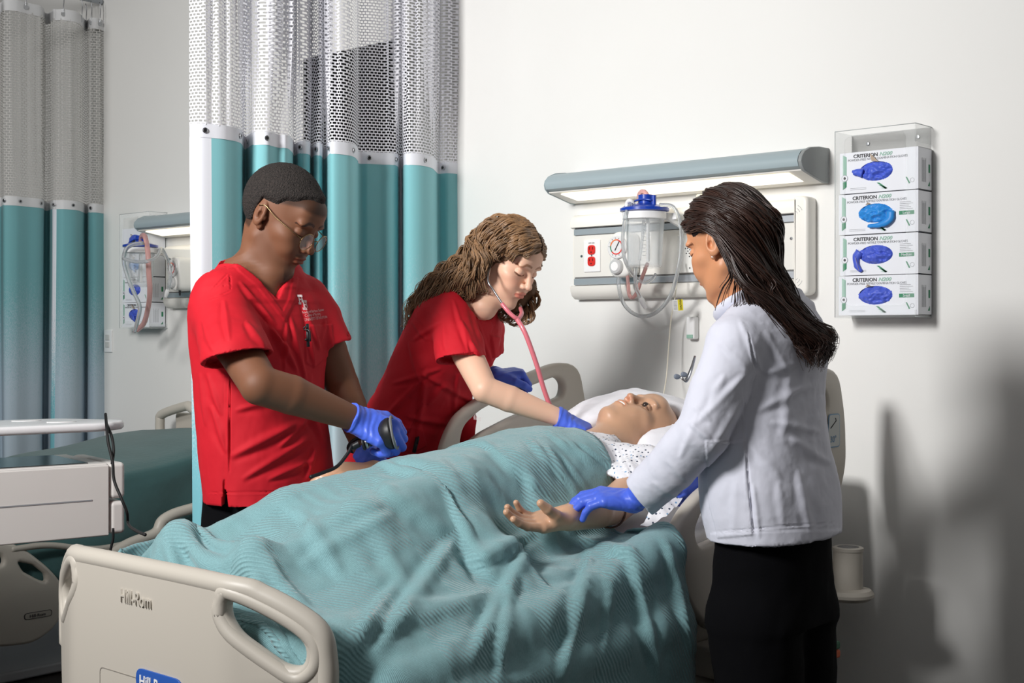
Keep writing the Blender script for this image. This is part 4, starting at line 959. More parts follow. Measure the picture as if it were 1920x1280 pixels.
def hand(wrist, f, n, thumb, curls, sc=1.0, tcurl=(.2,.3), spread=.06, r=1.0, tdir=None):
    """f: towards the fingers, n: out of the palm, thumb: +1/-1 side; curls: per finger (a, b, c) radians towards the palm"""
    f = nrm(f); n = nrm(np.asarray(n)-f*np.dot(n, f)); s = np.cross(f, n)*thumb; wrist = np.asarray(wrist, float); out = Fld(); pts = [wrist]
    P_ = lambda a, b, c=0: wrist+(f*a+s*b+n*c)*sc
    kx = (.029,.010,-.009,-.027); ky = (.088,.092,.087,.078); ln = ((.042,.025,.021),(.046,.029,.022),(.043,.027,.021),(.033,.020,.019)); rr = (.0098,.0100,.0095,.0085)
    for i in range(4): out.u(cap(P_(.004, kx[i]*.55), P_(ky[i]-.008, kx[i]), .0145*sc*r, .0125*sc*r), .014 if i else 0)
    out.u(cap(P_(.012,.018,.006), P_(.052,.026,.008), .017*sc*r, .012*sc*r), .012).u(cap(P_(.015,-.016,.005), P_(.055,-.024,.005), .015*sc*r, .010*sc*r), .01)
    for i in range(4):
        p = P_(ky[i]-.004, kx[i]); a = 0; d0 = nrm(f+s*spread*(1.5-i)); fin = []
        for k in range(3):
            a += curls[i][k]; d = d0*math.cos(a)+n*math.sin(a); q = p+d*ln[i][k]*sc
            r0, r1 = rr[i]*(1-.09*k), rr[i]*(1-.09*(k+1)); fin.append((p, q, r0*sc*r, r1*sc*r)); p = q; pts.append(q)
        g = Fld()
        for k, (a_, b_, c_, d_) in enumerate(fin): g.u(cap(a_, b_, c_, d_), .002 if k else 0)
        out.u(g, .0045)
    td = nrm(tdir) if tdir is not None else nrm(f*.75+s*.62+n*.25); b0 = P_(.022,.024,.004); b1 = b0+td*.038*sc
    d1 = nrm(td*math.cos(tcurl[0])+nrm(n*.6-s*.5+f*.4)*math.sin(tcurl[0])); b2 = b1+d1*.031*sc; d2 = nrm(d1*math.cos(tcurl[1])+nrm(n*.5-s*.6+f*.3)*math.sin(tcurl[1])); b3 = b2+d2*.025*sc
    g = Fld().u(cap(b0, b1, .0160*sc*r, .0125*sc*r), 0).u(cap(b1, b2, .0122*sc*r, .0105*sc*r), .003).u(cap(b2, b3, .0108*sc*r, .0085*sc*r), .003)
    out.u(g, .010); pts += [b1, b2, b3]
    return out, np.array(pts)
# ---------------------------------------------------------------- hair strands
def strands(name, guides, n, mat, parent, spread=.006, wave=.004, freq=9, rad=.0022, seed=1, k=3, segs=36, taper=.35, lift=0, group_clump=6, tintvar=.25):
    """guides: list of polylines; each strand runs between two neighbouring guides"""
    rng = np.random.default_rng(seed); G = [catmull(g, segs) for g in guides]; Vs, Fs, C = [], [], []; nb = 0; t = np.linspace(0, 1, segs); K_ = max(8, n//group_clump//2)
    CL = [(rng.random(), rng.random(), rng.normal(), rng.normal(), .8+.4*rng.random(), rng.random()) for _ in range(K_)]
    for i in range(n):
        a = rng.random()*(len(G)-1); i0 = min(int(a), len(G)-2); fr = a-i0; P = G[i0]*(1-fr)+G[i0+1]*fr
        T = np.gradient(P, axis=0); T /= np.linalg.norm(T, axis=1)[:, None]+1e-9
        u = np.cross(T, [0,0,1.]); u /= np.linalg.norm(u, axis=1)[:, None]+1e-6; v = np.cross(T, u)
        cm = CL[rng.integers(len(CL))]; a = np.clip(cm[0]*(len(G)-1)+rng.normal()*.10, 0, len(G)-1.001); i0 = min(int(a), len(G)-2); fr = a-i0; P = G[i0]*(1-fr)+G[i0+1]*fr
        ph = rng.random()*.5+cm[1]*6.28; o1, o2 = cm[2]*spread*1.2+rng.normal()*spread*.45, cm[3]*spread*1.2+rng.normal()*spread*.45; env = .25+.75*t; ends = np.clip(t*3, 0, 1)
        w1 = wave*ends*(.8+.4*rng.random()); fq = freq*cm[4]
        P = P+u*(o1*env+w1*np.sin(fq*2*math.pi*t*.5+ph))[:, None]+v*(o2*env+w1*np.cos(fq*2*math.pi*t*.5+ph))[:, None]
        L = int(segs*(1-.18*rng.random())) if n > 20 else segs; P = P[:L]
        rr = rad*(.7+.6*rng.random())*np.interp(np.linspace(0, 1, L), [0,.1,.6,1], [.6,1,.85,taper])
        V, F = tube_mesh(P, rr, k, caps=False); Vs.append(V); Fs += [tuple(q+nb for q in f) for f in F]; nb += len(V)
        C.append(np.full((len(V), 3), 1-tintvar+tintvar*(1.1*cm[5]+.5*rng.random())))
    o = raw(name, np.vstack(Vs), Fs, mat, parent, tint=np.vstack(C)); return o
def snap_decal(o, targets, push=.0012):
    """lay a flat decal's vertices on a garment along its own normal direction"""
    from mathutils.bvhtree import BVHTree
    T = targets; bv = BVHTree.FromPolygons([tuple(v.co) for v in T.data.vertices], [tuple(p.vertices) for p in T.data.polygons])
    dr = Vector(o['_n']); b = Vector(base_of(o))-Vector(base_of(T))
    for v in o.data.vertices:
        q = v.co+b; h = bv.ray_cast(q+dr*.25, -dr, .6)
        if h[0] is not None: v.co = h[0]-b+h[1]*push*(1 if h[1].dot(dr) > 0 else -1)

# ================================================================ PEOPLE
GLOVE = M('nitrile_blue', (78,108,222), .42, bump=.35, bscale=60, bdist=.003, sss=.05)
SCRUB = M('scrub_red', (196,10,32), .78, bump=.12, bscale=1200, bdist=.0006)
COATM = M('coat_white', (222,223,236), .75, sheen=.1, bump=.12, bscale=1100, bdist=.0006)
TROU = M('trousers_black', (7,7,10), .95, spec=.15, bump=.2, bscale=500, bdist=.001)
SKIN_D = M('skin_deep', (122,80,57), .6, sss=.08, tint=True, bump=.12, bscale=520, bdist=.0006)
SKIN_L = M('skin_fair', (236,190,163), .46, sss=.12, tint=True, bump=.08, bscale=520, bdist=.0005)
SKIN_M = M('skin_tan', (214,150,110), .44, sss=.12, tint=True, bump=.08, bscale=520, bdist=.0005)
VINYL = M('manikin_vinyl', (205,162,132), .34, sss=.06, tint=True, var=.05, vscale=14)
def vneck(apex, side, front, up, slope, back):
    """negative inside the V opening"""
    def f(P):
        q = P-apex; s, h, d = np.abs(q@side), q@up, q@front; c = 1/math.sqrt(1+slope*slope)
        return np.maximum((s-h*slope)*c, -(d+back))
    return f
def sleeve(pts, rs, cut_pt, cut_n, inner=.010):
    c = chain(pts, rs, 0); pl = plane(cut_pt, cut_n); ci = chain(pts[-2:], [r-inner for r in rs[-2:]])
    pin = plane(np.asarray(cut_pt)-nrm(cut_n)*.022, -nrm(cut_n))          # hollow only near the opening
    return lambda P: np.maximum(np.maximum(c(P), pl(P)), -np.maximum(ci(P), pin(P)))
def glove_mesh(hf, hpts, arm_f, cuff_pt, cuff_n, name, parent, h=.0022, mat=GLOVE, flare=.003):
    """the hand's surface a little outside the skin, ending in a cuff on the forearm"""
    cp, cn = np.asarray(cuff_pt, float), nrm(cuff_n)                      # cn points towards the elbow
    def f(P):
        w_ = np.clip(((P-cp)@cn+.03)/.03, 0, 1)
        d = smin(hf(P)-.0016, arm_f(P)-.0026-flare*w_, .012); ring = np.abs((P-cp)@cn+.004)
        d = d-.0012*np.exp(-(ring/.002)**2)
        return np.maximum(d, (P-cp)@cn-.003*np.sin((P@np.array([90.,70,50]))))
    V, F = multi(f, [(*around(np.vstack([hpts, [cp]]), .035), h)]); N_ = grad(f, V, .004)
    wr = np.exp(-(((V-cp)@cn+.035)/.03)**2)                               # rubber wrinkles round the wrist
    V = V+N_*(.0007*wr*np.sin((V@cn)*420+3*noise3(V*40, 3))+.0004*fbm(V*60, 4))[:, None]
    return raw(name, V, F, mat, parent)
def person(label, base): return thing('person', label, 'person', base)
def shoes(parent, pts, fwd, mat):
    for p in pts:
        p = np.asarray(p, float); f = Fld().u(cap(p+[0,0,.045], p+nrm(fwd)*.15+[0,0,.035], .045, .038), 0).u(cap(p-nrm(fwd)*.04+[0,0,.05], p+[0,0,.09], .042, .040), .02).inter(plane(p+[0,0,.0], (0,0,-1)))
        V, F = snets(f, p-[.16,.16,.02], p+[.24,.24,.16], .008); raw('shoe', V, F, mat, parent)
def trousers(parent, pelvis, side, front, zt, feet, mat, r0=.105, r1=.078, folds=(), h=.009):
    zc = zt-.22; secs = [(np.array([pelvis[0],pelvis[1],zt]), side, front, .155, .115), (np.array([pelvis[0],pelvis[1],zc]), side, front, .17, .125)]
    f = Fld().u(loft(secs, n=4), 0)
    for q in feet: q = np.asarray(q, float); top = np.array([pelvis[0], pelvis[1], zc])+side*np.sign((q-pelvis)[:2]@side[:2])*.082; f.u(chain([top, (top+q)/2+np.array(front)*.015, q+[0,0,.05]], [r0, (r0+r1)/2, r1]), .03)
    f.inter(plane((0,0,.035), (0,0,-1))); P = np.vstack([feet, [pelvis]]); P[0, 2] = 0; P[-1, 2] = zt
    garment('trousers', f, [(*around(P, .2), h)], mat, parent, folds=folds, noise=[(9,.004,5,(1,1,1)),(26,.0015,8,(1,1,.6))])

# ---------------------------------------------------------------- the man in red
fwd, sd = X_, -Y_
m_sh = W(487,600,3.5); M0 = W(508,935,3.5)
man = person('man in red scrub top, glasses and blue gloves holding a pressure gauge', (M0[0], M0[1], 0))
hd = Head(W(529,407,3.48), cv(math.cos(.56)*math.cos(.38), -math.sin(.56), -math.cos(.56)*math.sin(.38)), cv(0,1,0), 1.075)
msec = lambda e: [(W(508,945,3.5), sd, fwd, .178-e, .136-e), (W(497,830,3.5), sd, fwd, .180-e, .136-e), (W(488,720,3.5), sd, fwd, .182-e, .132-e), (W(484,630,3.5), sd, fwd, .196-e, .134-e),
                  (W(482,565,3.5), sd, fwd, .198-e, .108-e), (W(477,510,3.51), sd, fwd, .135-e, .088-e), (W(471,478,3.51), sd, fwd, .088-e, .074-e)]
SR, ER, WR = W(402,580,3.37), W(487,722,3.17), W(668,786,3.30)
SL, EL, WL = W(588,590,3.63), W(642,722,3.62), W(686,850,3.50)
armR = chain([SR, (SR+ER)/2, ER, ER*.68+WR*.32+np.array([0,0,.004]), WR], [.047,.053,.047,.0475,.030])
armL = chain([SL, (SL+EL)/2, EL, EL*.68+WL*.32, WL], [.046,.051,.045,.045,.028])
fR = cv(.80,-.36,-.10); nR = cv(-.30,-.55,.75)
hR, hRp = hand(WR, fR, nR, 1, [(1.0,1.25,.7)]*4, 1.12, tcurl=(.5,.5), spread=.01)
fL = cv(.5,-.6,.3); hL, hLp = hand(WL, fL, cv(-.3,-.7,-.5), -1, [(.5,.5,.3)]*4, 1.08)
nb = [hd.w(0,-.022,-.050), W(494,478,3.49), W(480,520,3.52)]
F = Fld().u(hd.field(male=True), 0).u(chain(nb, [.058,.061,.078]), .022).u(cap(hd.w(0,.015,-.075), W(508,515,3.47), .034, .045), .025)
F.u(loft(msec(.018)[1:]), .02).u(armR, .02).u(armL, .02).u(lambda P: hR(P)+.0015, .01).u(lambda P: hL(P)+.0015, .01)
V, Fc = multi(F, [(hd.w(0,0,0)-.155, hd.w(0,0,0)+.155, .0026), (*around([nb[1], W(533,560,3.4), W(440,520,3.4)], .10), .006), (*around([SR, ER, WR, *hRp], .07), .005),
                  (*around([SL, EL, WL, *hLp], .06), .006), (*around([m_sh, W(508,800,3.5), W(480,560,3.5)], .24), .014)])
def buzz(L, c):
    x, y, z = L.T; hl = z-(.052-.5*np.clip(.065-y,0,.2)+.35*np.clip(np.abs(x)-.045,0,.04))     # hairline: high in front, down behind the ear
    hl = np.where(y < -.035, z+.058, hl); m = np.clip(hl/.008, 0, 1)*(~((np.abs(x) > .068) & (np.abs(y+.012) < .034) & (z < .035)))
    return c*(1-.72*m[:, None])+np.array((.05,.045,.042))*.72*m[:, None]
tm = hd.tint(V, lips=(1.05,.70,.70), brow=(.22,.18,.16), stubble=.9, hair=buzz, cheek=.12)
raw('body', V, Fc, SKIN_D, man, tint=tm)
# close-cropped hair: a shell over the cranium
Hf = hd.local(male=True)
def crop(P):
    L = hd.L(P); x, y, z = L.T
    d = ell((0,-.014,.030), (.0755,.097,.090))(L); d = smin(d, ell((0,.070,.048),(.045,.024,.034))(L), .03)
    line = np.interp(y, [-.06,-.036,-.026,.014,.026,.046,.058,.068], [-.058,-.045,.026,.032,.050,.060,.074,.079])
    th = -.003+.0105*np.clip((z-line)/.016, 0, 1)
    return (d-th)*hd.s
V, Fc = snets(crop, hd.o-.16, hd.o+.16, .0028); N_ = grad(crop, V, .004); V = V+N_*(.0013*np.abs(noise3(V*420, 3))+.0008*noise3(V*900, 4))[:, None]
raw('hair', V, Fc, M('hair_black', (50,43,40), .8, spec=.5, bump=1, bscale=300, bdist=.006, var=.85, vscale=260), man)
# red scrub top
tors = loft(msec(0)); vn = vneck(W(533,560,3.40), sd, fwd, Z_, .88, .17)
nk = chain(nb, [.066,.072,.088])
slR = sleeve([W(412,556,3.40), W(420,600,3.36), W(447,680,3.22)], [.066,.078,.088], W(449,673,3.24), cv(.20,-.97,-.18))
slL = sleeve([W(572,560,3.60), W(592,600,3.62), W(616,660,3.60)], [.062,.070,.072], W(615,650,3.60), cv(.30,-.95,.05))
F = Fld().u(tors, 0).u(slR, .022).u(slL, .022).sub(nk, .004).sub(vn, .004).inter(plane(W(508,936,3.5), cv(0,-1,0))).sub(lambda P: np.maximum(np.abs((P-W(424,935,3.36))@cv(1,0,0))-.5*np.maximum(0,(W(424,893,3.36)[2]-P[:,2]))*.22, np.abs((P-W(424,935,3.36))@cv(0,0,1))-.09), 0)
mf = [(431,700,429,890,2,-.0045),(386,924,620,921,1.8,-.0035),(384,683,512,655,1.8,-.0028),(395,543,430,512,2,-.003),(430,512,432,545,2,-.003),(391,560,434,545,2,-.003),(448,528,520,610,7,.006),(505,600,560,700,8,.007),(470,560,555,660,7,-.005),(545,590,575,720,7,.006),(566,560,600,660,6,.005),(585,700,560,780,9,.006),(430,858,560,790,12,.008),(452,900,580,820,10,.006),
      (395,760,425,850,9,.006),(385,700,415,780,8,.005),(560,720,605,830,9,.007),(520,840,600,760,9,.006),(590,840,575,900,7,.006),(440,770,540,740,9,.005),(500,900,590,860,8,.005),(372,700,385,800,6,.004),
      (431,700,429,890,1.6,-.0045),(380,600,400,660,9,.004),(420,560,430,640,8,.004),(460,600,500,650,8,.005),(540,600,533,700,5,.004),(575,600,590,690,5,.005),(610,600,600,640,5,.004)]
pads = [([(440,478),(456,500),(487,522),(530,582),(541,560),(548,520),(560,520),(556,560),(535,604),(480,535),(446,508),(432,488)], .0022, 1.5),      # neck band
        ([(574,610),(622,607),(628,655),(590,690),(572,680)], .003, 1.5)]                                                                        # chest pocket
scr = garment('scrub_top', F, [(*around([W(449,673,3.24)], .125), .0045), (*around([W(380,480,3.4), W(620,935,3.4), W(500,935,3.7), W(380,700,3.2)], .06), .0065)], SCRUB, man, folds=mf, pads=pads, noise=[(7,.005,2,(1,1,.7)),(22,.0013,3,(1,1,.7))], sub=1)
def hemline(name, ax_pt, z, a, b, c, mat, parent): pass
trousers(man, M0-X_*.045, sd, fwd, M0[2]+.06, [(M0[0]-.16,M0[1]-.11,0),(M0[0]-.14,M0[1]+.12,0)], TROU); shoes(man, [(M0[0]-.18,M0[1]-.11,0),(M0[0]-.16,M0[1]+.12,0)], fwd, BLACKM)
glove_mesh(hR, hRp, armR, WR-nrm(fR)*.022, -nrm(WR-ER), 'glove', man); glove_mesh(hL, hLp, armL, WL-nrm(fL)*.012, -nrm(WL-EL), 'glove', man, h=.003)
wc = WL*.86+EL*.14; R = frame(WL-EL); 
tube('watch_strap', [wc+R@np.array([.036*math.cos(t), .036*math.sin(t), 0]) for t in np.linspace(0, 2*math.pi, 30)], .008, DARK, man, k=8, flat=.5)
# glasses
gm = M('glasses_gold', (150,128,92), .25, metal=1); gls = tag(bpy.data.objects.new('glasses', None), None); link(gls); gls.parent = man; gls['_b'] = man['_b']
for sgn in (1, -1):
    c = np.array([sgn*.034, .1110, -.0085]); a = np.linspace(0, 2*math.pi, 34)
    P = [hd.w(c[0]+.0235*math.cos(t), c[1]+.001*math.cos(2*t)-.005*abs(math.cos(t))*(1 if sgn*math.cos(t) > 0 else 0), c[2]+.0215*math.sin(t)) for t in a]
    tube('lens_rim', P, .0012, gm, gls, k=6)
    V = [hd.w(*c)]+P[:-1]; raw('lens', V, [(0, 1+i, 1+(i+1) % 33) for i in range(33)], thin_clear('lens_glass', (210,215,215), .80, .03) if 'lens_m' not in globals() else lens_m, gls); lens_m = bpy.data.materials['lens_glass']
    tube('temple', [hd.w(sgn*.0575,.106,-.003), hd.w(sgn*.071,.088,.002), hd.w(sgn*.0795,.03,.010), hd.w(sgn*.082,-.006,.020), hd.w(sgn*.083,-.022,.012)], .0013, gm, gls, k=6, n=16)
tube('bridge', [hd.w(-.0115,.112,-.004), hd.w(0,.1165,.0), hd.w(.0115,.112,-.004)], .0012, gm, gls, k=6, n=8)
# embroidered chest logo and lettering, laid on the cloth
WT = M('embroidery_white', (240,225,225), .7)
def chest_text(s, px, py, size, par, tgt, **kw):
    O = W(px, py, 3.45); O = O+X_*.2; t = text('lettering', s, O, nrm((.0,1,.10)), nrm((0,-.10,1)), X_, size, WT, par, **kw); t['_n'] = [1.,0,0]; snap_decal(t, tgt); return t
lp = W(590,575,3.45)
for pt in ([(0,.0),(.010,0),(.010,.006),(.007,.006),(.007,.012),(.013,.012),(.013,.006),(.010,.006),(.010,.0),(.020,0),(.020,.006),(.017,.006),(.017,.020),(.020,.020),(.020,.026),(.010,.026),(.010,.020),(.013,.020),(.013,.015),(.007,.015),(.007,.020),(.010,.020),(.010,.026),(0,.026),(0,.020),(.003,.020),(.003,.006),(0,.006)],):
    for dx, dz in ((0,.006),(.011,-.008)):
        t = slab('emblem', pt, [], lp+X_*.2+Y_*(dx-.018)+Z_*dz, Y_, Z_, X_, .0006, WT, man, bevel=0); t['_n'] = [1.,0,0]; snap_decal(t, scr)
chest_text('Andy and Barbara Gessner', 577, 588, .0098, man, scr, stretchx=.85); chest_text('College of Nursing', 584, 594, .0098, man, scr, stretchx=.85)
chest_text('____________', 580, 596, .0098, man, scr); chest_text('UNIVERSITY OF HOUSTON', 581, 602, .0092, man, scr, stretchx=.85)
pc = W(577,612,3.36); pen = thing('pen', 'black pen clipped to the red chest pocket', 'pen', pc)
tube('barrel', [W(576,607,3.36), W(578,650,3.355)], .0042, DARK, pen, k=10); tube('clip', [W(574,612,3.35), W(570,614,3.35), W(572,618,3.35), W(580,620,3.345), W(582,640,3.345)], .0022, DARK, pen, k=6, n=14); tube('cap_ring', [W(572,636,3.35), W(576,637,3.35)], .003, BLACKM, pen, k=8)
# palm-held pressure gauge
gc = W(733,812,3.29); gax = nrm(cv(.97,.20,-.04)); g = thing('pressure_gauge', 'black palm-held pressure gauge gripped in the man\'s blue glove', 'gauge', gc)
lathe('housing', gc-gax*.012, gax, [(.020,-.02),(.034,-.006),(.039,.004),(.040,.012),(.037,.014)], DARK, g, k=36); Rg = frame(gax); tube('rim', [gc+gax*.008+Rg@np.array([.040*math.cos(t), .040*math.sin(t), 0]) for t in np.linspace(0, 2*math.pi, 40)], .0032, GREYP, g, k=8); lathe('dial', gc+gax*.006, gax, [(.036,0),(.036,.001)], M('dial_white'), g, k=36)
tube('handle', [gc-gax*.02, gc-gax*.05+cv(0,-.006,0), W(690,828,3.29)], .014, DARK, g, k=12, n=10)
for k in range(3): lathe('valve_ring', W(680+k*6,832-k*2,3.29), gax, [(.016-.002*k,0),(.017-.002*k,.003),(.016-.002*k,.006)], STEEL if k == 1 else DARK, g, k=20)
tube('hose', [W(672,832,3.29), W(660,836,3.28), W(652,850,3.27), W(632,874,3.25), W(605,886,3.22), W(582,894,3.18)], .0045, DARK, g, k=8, n=30)
lathe('hose_collar', W(668,834,3.285), cv(-.8,-.4,0), [(.009,-.008),(.009,.01),(.006,.014)], DARK, g, k=14)

# ---------------------------------------------------------------- the nurse leaning over the bed
TA = nrm((.272,.015,.467)); fw = nrm(np.array([1,0,0.])-TA*TA[0]); sw = -Y_
N0 = W(752,850,4.15)
nur = person('young woman with long curly light-brown hair in red scrub top leaning over the bed', (N0[0]-.02, N0[1], 0))
h2 = Head(W(953,488,3.95), cv(math.cos(.55)*math.cos(.68), -math.sin(.55), -math.cos(.55)*math.sin(.68)), cv(.10,1,0), .99)
nsec = lambda e: [(W(742,880,4.17), sw, fw, .180-e, .130-e), (W(762,815,4.13), sw, fw, .172-e, .120-e), (W(793,740,4.09), sw, fw, .155-e, .108-e), (W(838,655,4.05), sw, fw, .163-e, .122-e),
                  (W(863,600,4.01), sw, fw, .160-e, .100-e), (W(880,566,3.99), sw, fw, .110-e, .075-e), (W(889,549,3.98), sw, fw, .07-e, .058-e)]
S2, E2, W2 = W(846,602,3.90), W(909,730,3.72), W(1052,784,3.74)
S3, E3, W3 = W(905,600,4.12), W(900,690,4.28), W(928,706,4.20)
arm2 = chain([S2, (S2+E2)/2, E2, E2*.68+W2*.32, W2], [.040,.044,.037,.037,.024]); arm3 = chain([S3, E3, W3], [.044,.036,.024])
f2 = cv(.84,-.40,.05); hN, hNp = hand(W2, f2, cv(-.35,-.85,.25), 1, [(.45,.55,.3),(.5,.6,.3),(.55,.6,.3),(.6,.6,.3)], .98, tcurl=(.3,.3))
hM, hMp = hand(W3, cv(.75,.12,.3), cv(.15,-.9,.25), -1, [(1.1,1.1,.7)]*4, .98, tcurl=(.5,.5))
nb2 = [h2.w(0,-.020,-.048), W(912,535,3.96), W(890,568,3.99)]
F = Fld().u(h2.field(smile=1), 0).u(chain(nb2, [.047,.049,.060]), .018).u(cap(h2.w(0,.02,-.07), W(908,575,3.93), .032, .040), .015).u(loft(nsec(.016)[1:]), .02).u(arm2, .02).u(arm3, .02).u(lambda P: hN(P)+.0015, .008).u(lambda P: hM(P)+.0015, .008)
V, Fc = multi(F, [(h2.o-.15, h2.o+.15, .0025), (*around([nb2[1], nb2[2], W(914,600,3.9)], .08), .0055), (*around([S2, E2, W2, *hNp], .055), .0045), (*around([S3, E3, W3, *hMp], .05), .006), (*around([W(762,815,4.13), W(863,600,4.01)], .2), .014)])
raw('body', V, Fc, SKIN_L, nur, tint=h2.tint(V, lips=(.86,.50,.50), brow=(.48,.36,.28), cheek=.7))
sl2 = sleeve([W(852,578,3.93), W(850,608,3.89), W(866,680,3.80)], [.060,.066,.074], W(864,674,3.81), cv(.08,-.98,-.2))
sl3 = sleeve([W(905,585,4.08), W(910,620,4.14), W(908,670,4.22)], [.056,.060,.060], W(908,660,4.2), cv(.0,-1,.3))
flap = chain([W(832,730,4.12), W(866,785,4.14), W(868,822,4.15)], [.06,.045,.036])
F = Fld().u(loft(nsec(0)), 0).u(sl2, .02).u(sl3, .015).u(flap, .03).sub(chain(nb2, [.052,.056,.068]), .003).sub(vneck(W(912,618,3.88), sw, fw, TA, .80, .20), .003).inter(plane(W(750,893,4.1), nrm((-.3,0,-1))), 0)
nf = [(818,670,904,660,1.8,-.0028),(770,640,830,600,6,.004),(790,700,900,760,8,.006),(760,780,870,800,9,.006),(800,690,780,830,8,.006),(715,790,800,700,7,.006),(735,720,830,690,7,.005),(765,640,790,720,7,.005),(860,700,850,780,7,.005),
      (740,830,790,770,7,.006),(700,790,760,800,6,.005),(880,560,925,690,6,.005),(850,560,880,660,6,.004),(795,745,745,850,1.6,-.004),(880,640,915,690,6,.005),(835,720,800,760,8,.005),(770,600,800,640,6,.004),(830,600,835,660,7,.003),(865,600,890,660,7,.004)]
np_ = [([(892,545),(905,552),(925,612),(918,640),(908,625),(888,560)], .0022, 1.5), ([(918,626),(938,630),(934,668),(922,672)], .008, 3), ([(752,795),(792,802),(800,836),(770,850),(740,835)], .003, 2)]
sc2 = garment('scrub_top', F, [(*around([W(864,674,3.81)], .11), .0045), (*around([W(700,880,4.2), W(930,560,3.95), W(860,700,3.7), W(900,700,4.3)], .08), .0065)], SCRUB, nur, folds=nf, pads=np_, noise=[(8,.0045,12,(1,1,1)),(24,.0012,13,(1,1,1))], sub=1)
trousers(nur, np.array([N0[0]-.03,N0[1],0]), sw, X_, N0[2]+.03, [(N0[0]-.10,N0[1]-.11,0),(N0[0]-.06,N0[1]+.11,0)], M('trousers_red', (190,14,32), .75)); shoes(nur, [(N0[0]-.10,N0[1]-.11,0),(N0[0]-.06,N0[1]+.11,0)], X_, BLACKM)
glove_mesh(hN, hNp, arm2, W2-nrm(f2)*.012, -nrm(W2-E2), 'glove', nur); glove_mesh(hM, hMp, arm3, W3-nrm(W3-E3)*.015, -nrm(W3-E3), 'glove', nur, h=.003)
lg = text('lettering', 'nursing', W(872,786,3.9), nrm(cv(1,-.05,.2)), nrm(cv(.05,1,0)), nrm(cv(0,0,-1)), .016, WT, nur); lg['_n'] = list(nrm(cv(0,0,-1))); snap_decal(lg, sc2)
pn = thing('pen', 'small black pen clipped at the leaning nurse\'s waist pocket', 'pen', W(781,828,3.98)); tube('barrel', [W(783,820,3.985), W(776,848,3.985)], .006, DARK, pn, k=8); tube('clip', [W(785,818,3.975), W(782,832,3.97)], .003, BLACKM, pn, k=6)
# hair
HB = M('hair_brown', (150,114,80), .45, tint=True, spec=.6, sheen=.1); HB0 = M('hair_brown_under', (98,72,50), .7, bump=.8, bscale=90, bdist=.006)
def under_hair(name, hdd, face, blobs, mat, parent, lo, hi, h=.005, grow=(.080,.102,.095), clear=None):
    def f(P):
        L = hdd.L(P); d = ell((0,-.016,.034), grow)(L); d = smax(d, -ell(*face)(L), .008)*hdd.s
        if clear is not None: d = smax(d, -ell(*clear)(L)*hdd.s, .006)
        for pts, rs in blobs: d = smin(d, chain(pts, rs)(P), .02)
        return d
    V, Fq = snets(f, lo, hi, h); V = V+grad(f, V, .006)*(.003*fbm(V*60, 3))[:, None]; return raw(name, V, Fq, mat, parent)
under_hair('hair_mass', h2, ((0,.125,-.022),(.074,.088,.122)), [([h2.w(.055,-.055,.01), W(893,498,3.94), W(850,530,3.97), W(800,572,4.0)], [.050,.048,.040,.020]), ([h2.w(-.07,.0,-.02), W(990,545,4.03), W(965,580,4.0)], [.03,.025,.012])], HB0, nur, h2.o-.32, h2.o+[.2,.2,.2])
w = h2.w
near = [[w(.004,.089,.083), w(.040,.084,.066), w(.068,.055,.040), w(.084,.012,.012), w(.088,-.02,-.012), W(905,535,3.88), W(868,548,3.90), W(825,566,3.93)],
        [w(.004,.082,.098), w(.055,.070,.078), w(.083,.030,.050), w(.093,-.015,.015), W(898,516,3.87), W(855,540,3.91), W(805,575,3.95), W(772,612,3.97)],
        [w(.004,.060,.115), w(.055,.045,.098), w(.090,.000,.065), w(.097,-.045,.02), W(880,500,3.88), W(840,528,3.92), W(795,562,3.96), W(762,618,3.98)],
        [w(.003,.030,.128), w(.050,.010,.115), w(.085,-.035,.080), w(.085,-.080,.02), W(870,488,3.92), W(830,520,3.95), W(785,562,3.99), W(758,628,3.99)],
        [w(.0,.0,.134), w(.035,-.035,.122), w(.060,-.085,.075), w(.050,-.115,.01), W(862,478,3.96), W(820,512,3.99), W(782,556,4.01), W(766,600,4.0)],
        [w(.0,-.03,.130), w(.01,-.085,.105), w(.01,-.122,.045), w(.0,-.125,-.01), W(880,520,4.02), W(840,545,4.03), W(800,570,4.03), W(780,600,4.02)]]
far = [[w(-.004,.089,.083), w(-.042,.082,.060), w(-.074,.055,.020), w(-.088,.030,-.03), W(1006,545,4.03), W(1000,580,4.0), W(990,600,3.98), W(975,602,3.97)],
       [w(-.004,.082,.098), w(-.055,.068,.075), w(-.086,.035,.03), w(-.095,.010,-.03), W(995,550,4.06), W(988,580,4.03), W(970,596,4.0), W(945,592,3.98)],
       [w(-.004,.050,.120), w(-.06,.030,.098), w(-.093,.000,.04), w(-.095,-.02,-.03), W(975,560,4.08), W(962,585,4.05), W(945,592,4.03), W(930,588,4.0)],
       [w(-.003,.0,.134), w(-.05,-.040,.105), w(-.085,-.05,.04), w(-.085,-.05,-.02), W(960,555,4.1), W(950,575,4.08), W(935,580,4.05), W(925,580,4.03)]]
strands('hair', near, 760, HB, nur, spread=.0075, wave=.0115, freq=13, rad=.0023, seed=2, segs=60, group_clump=6, tintvar=.55); strands('hair', far, 260, HB, nur, spread=.005, wave=.0095, freq=12, rad=.0022, seed=3, segs=46, group_clump=7, tintvar=.55)
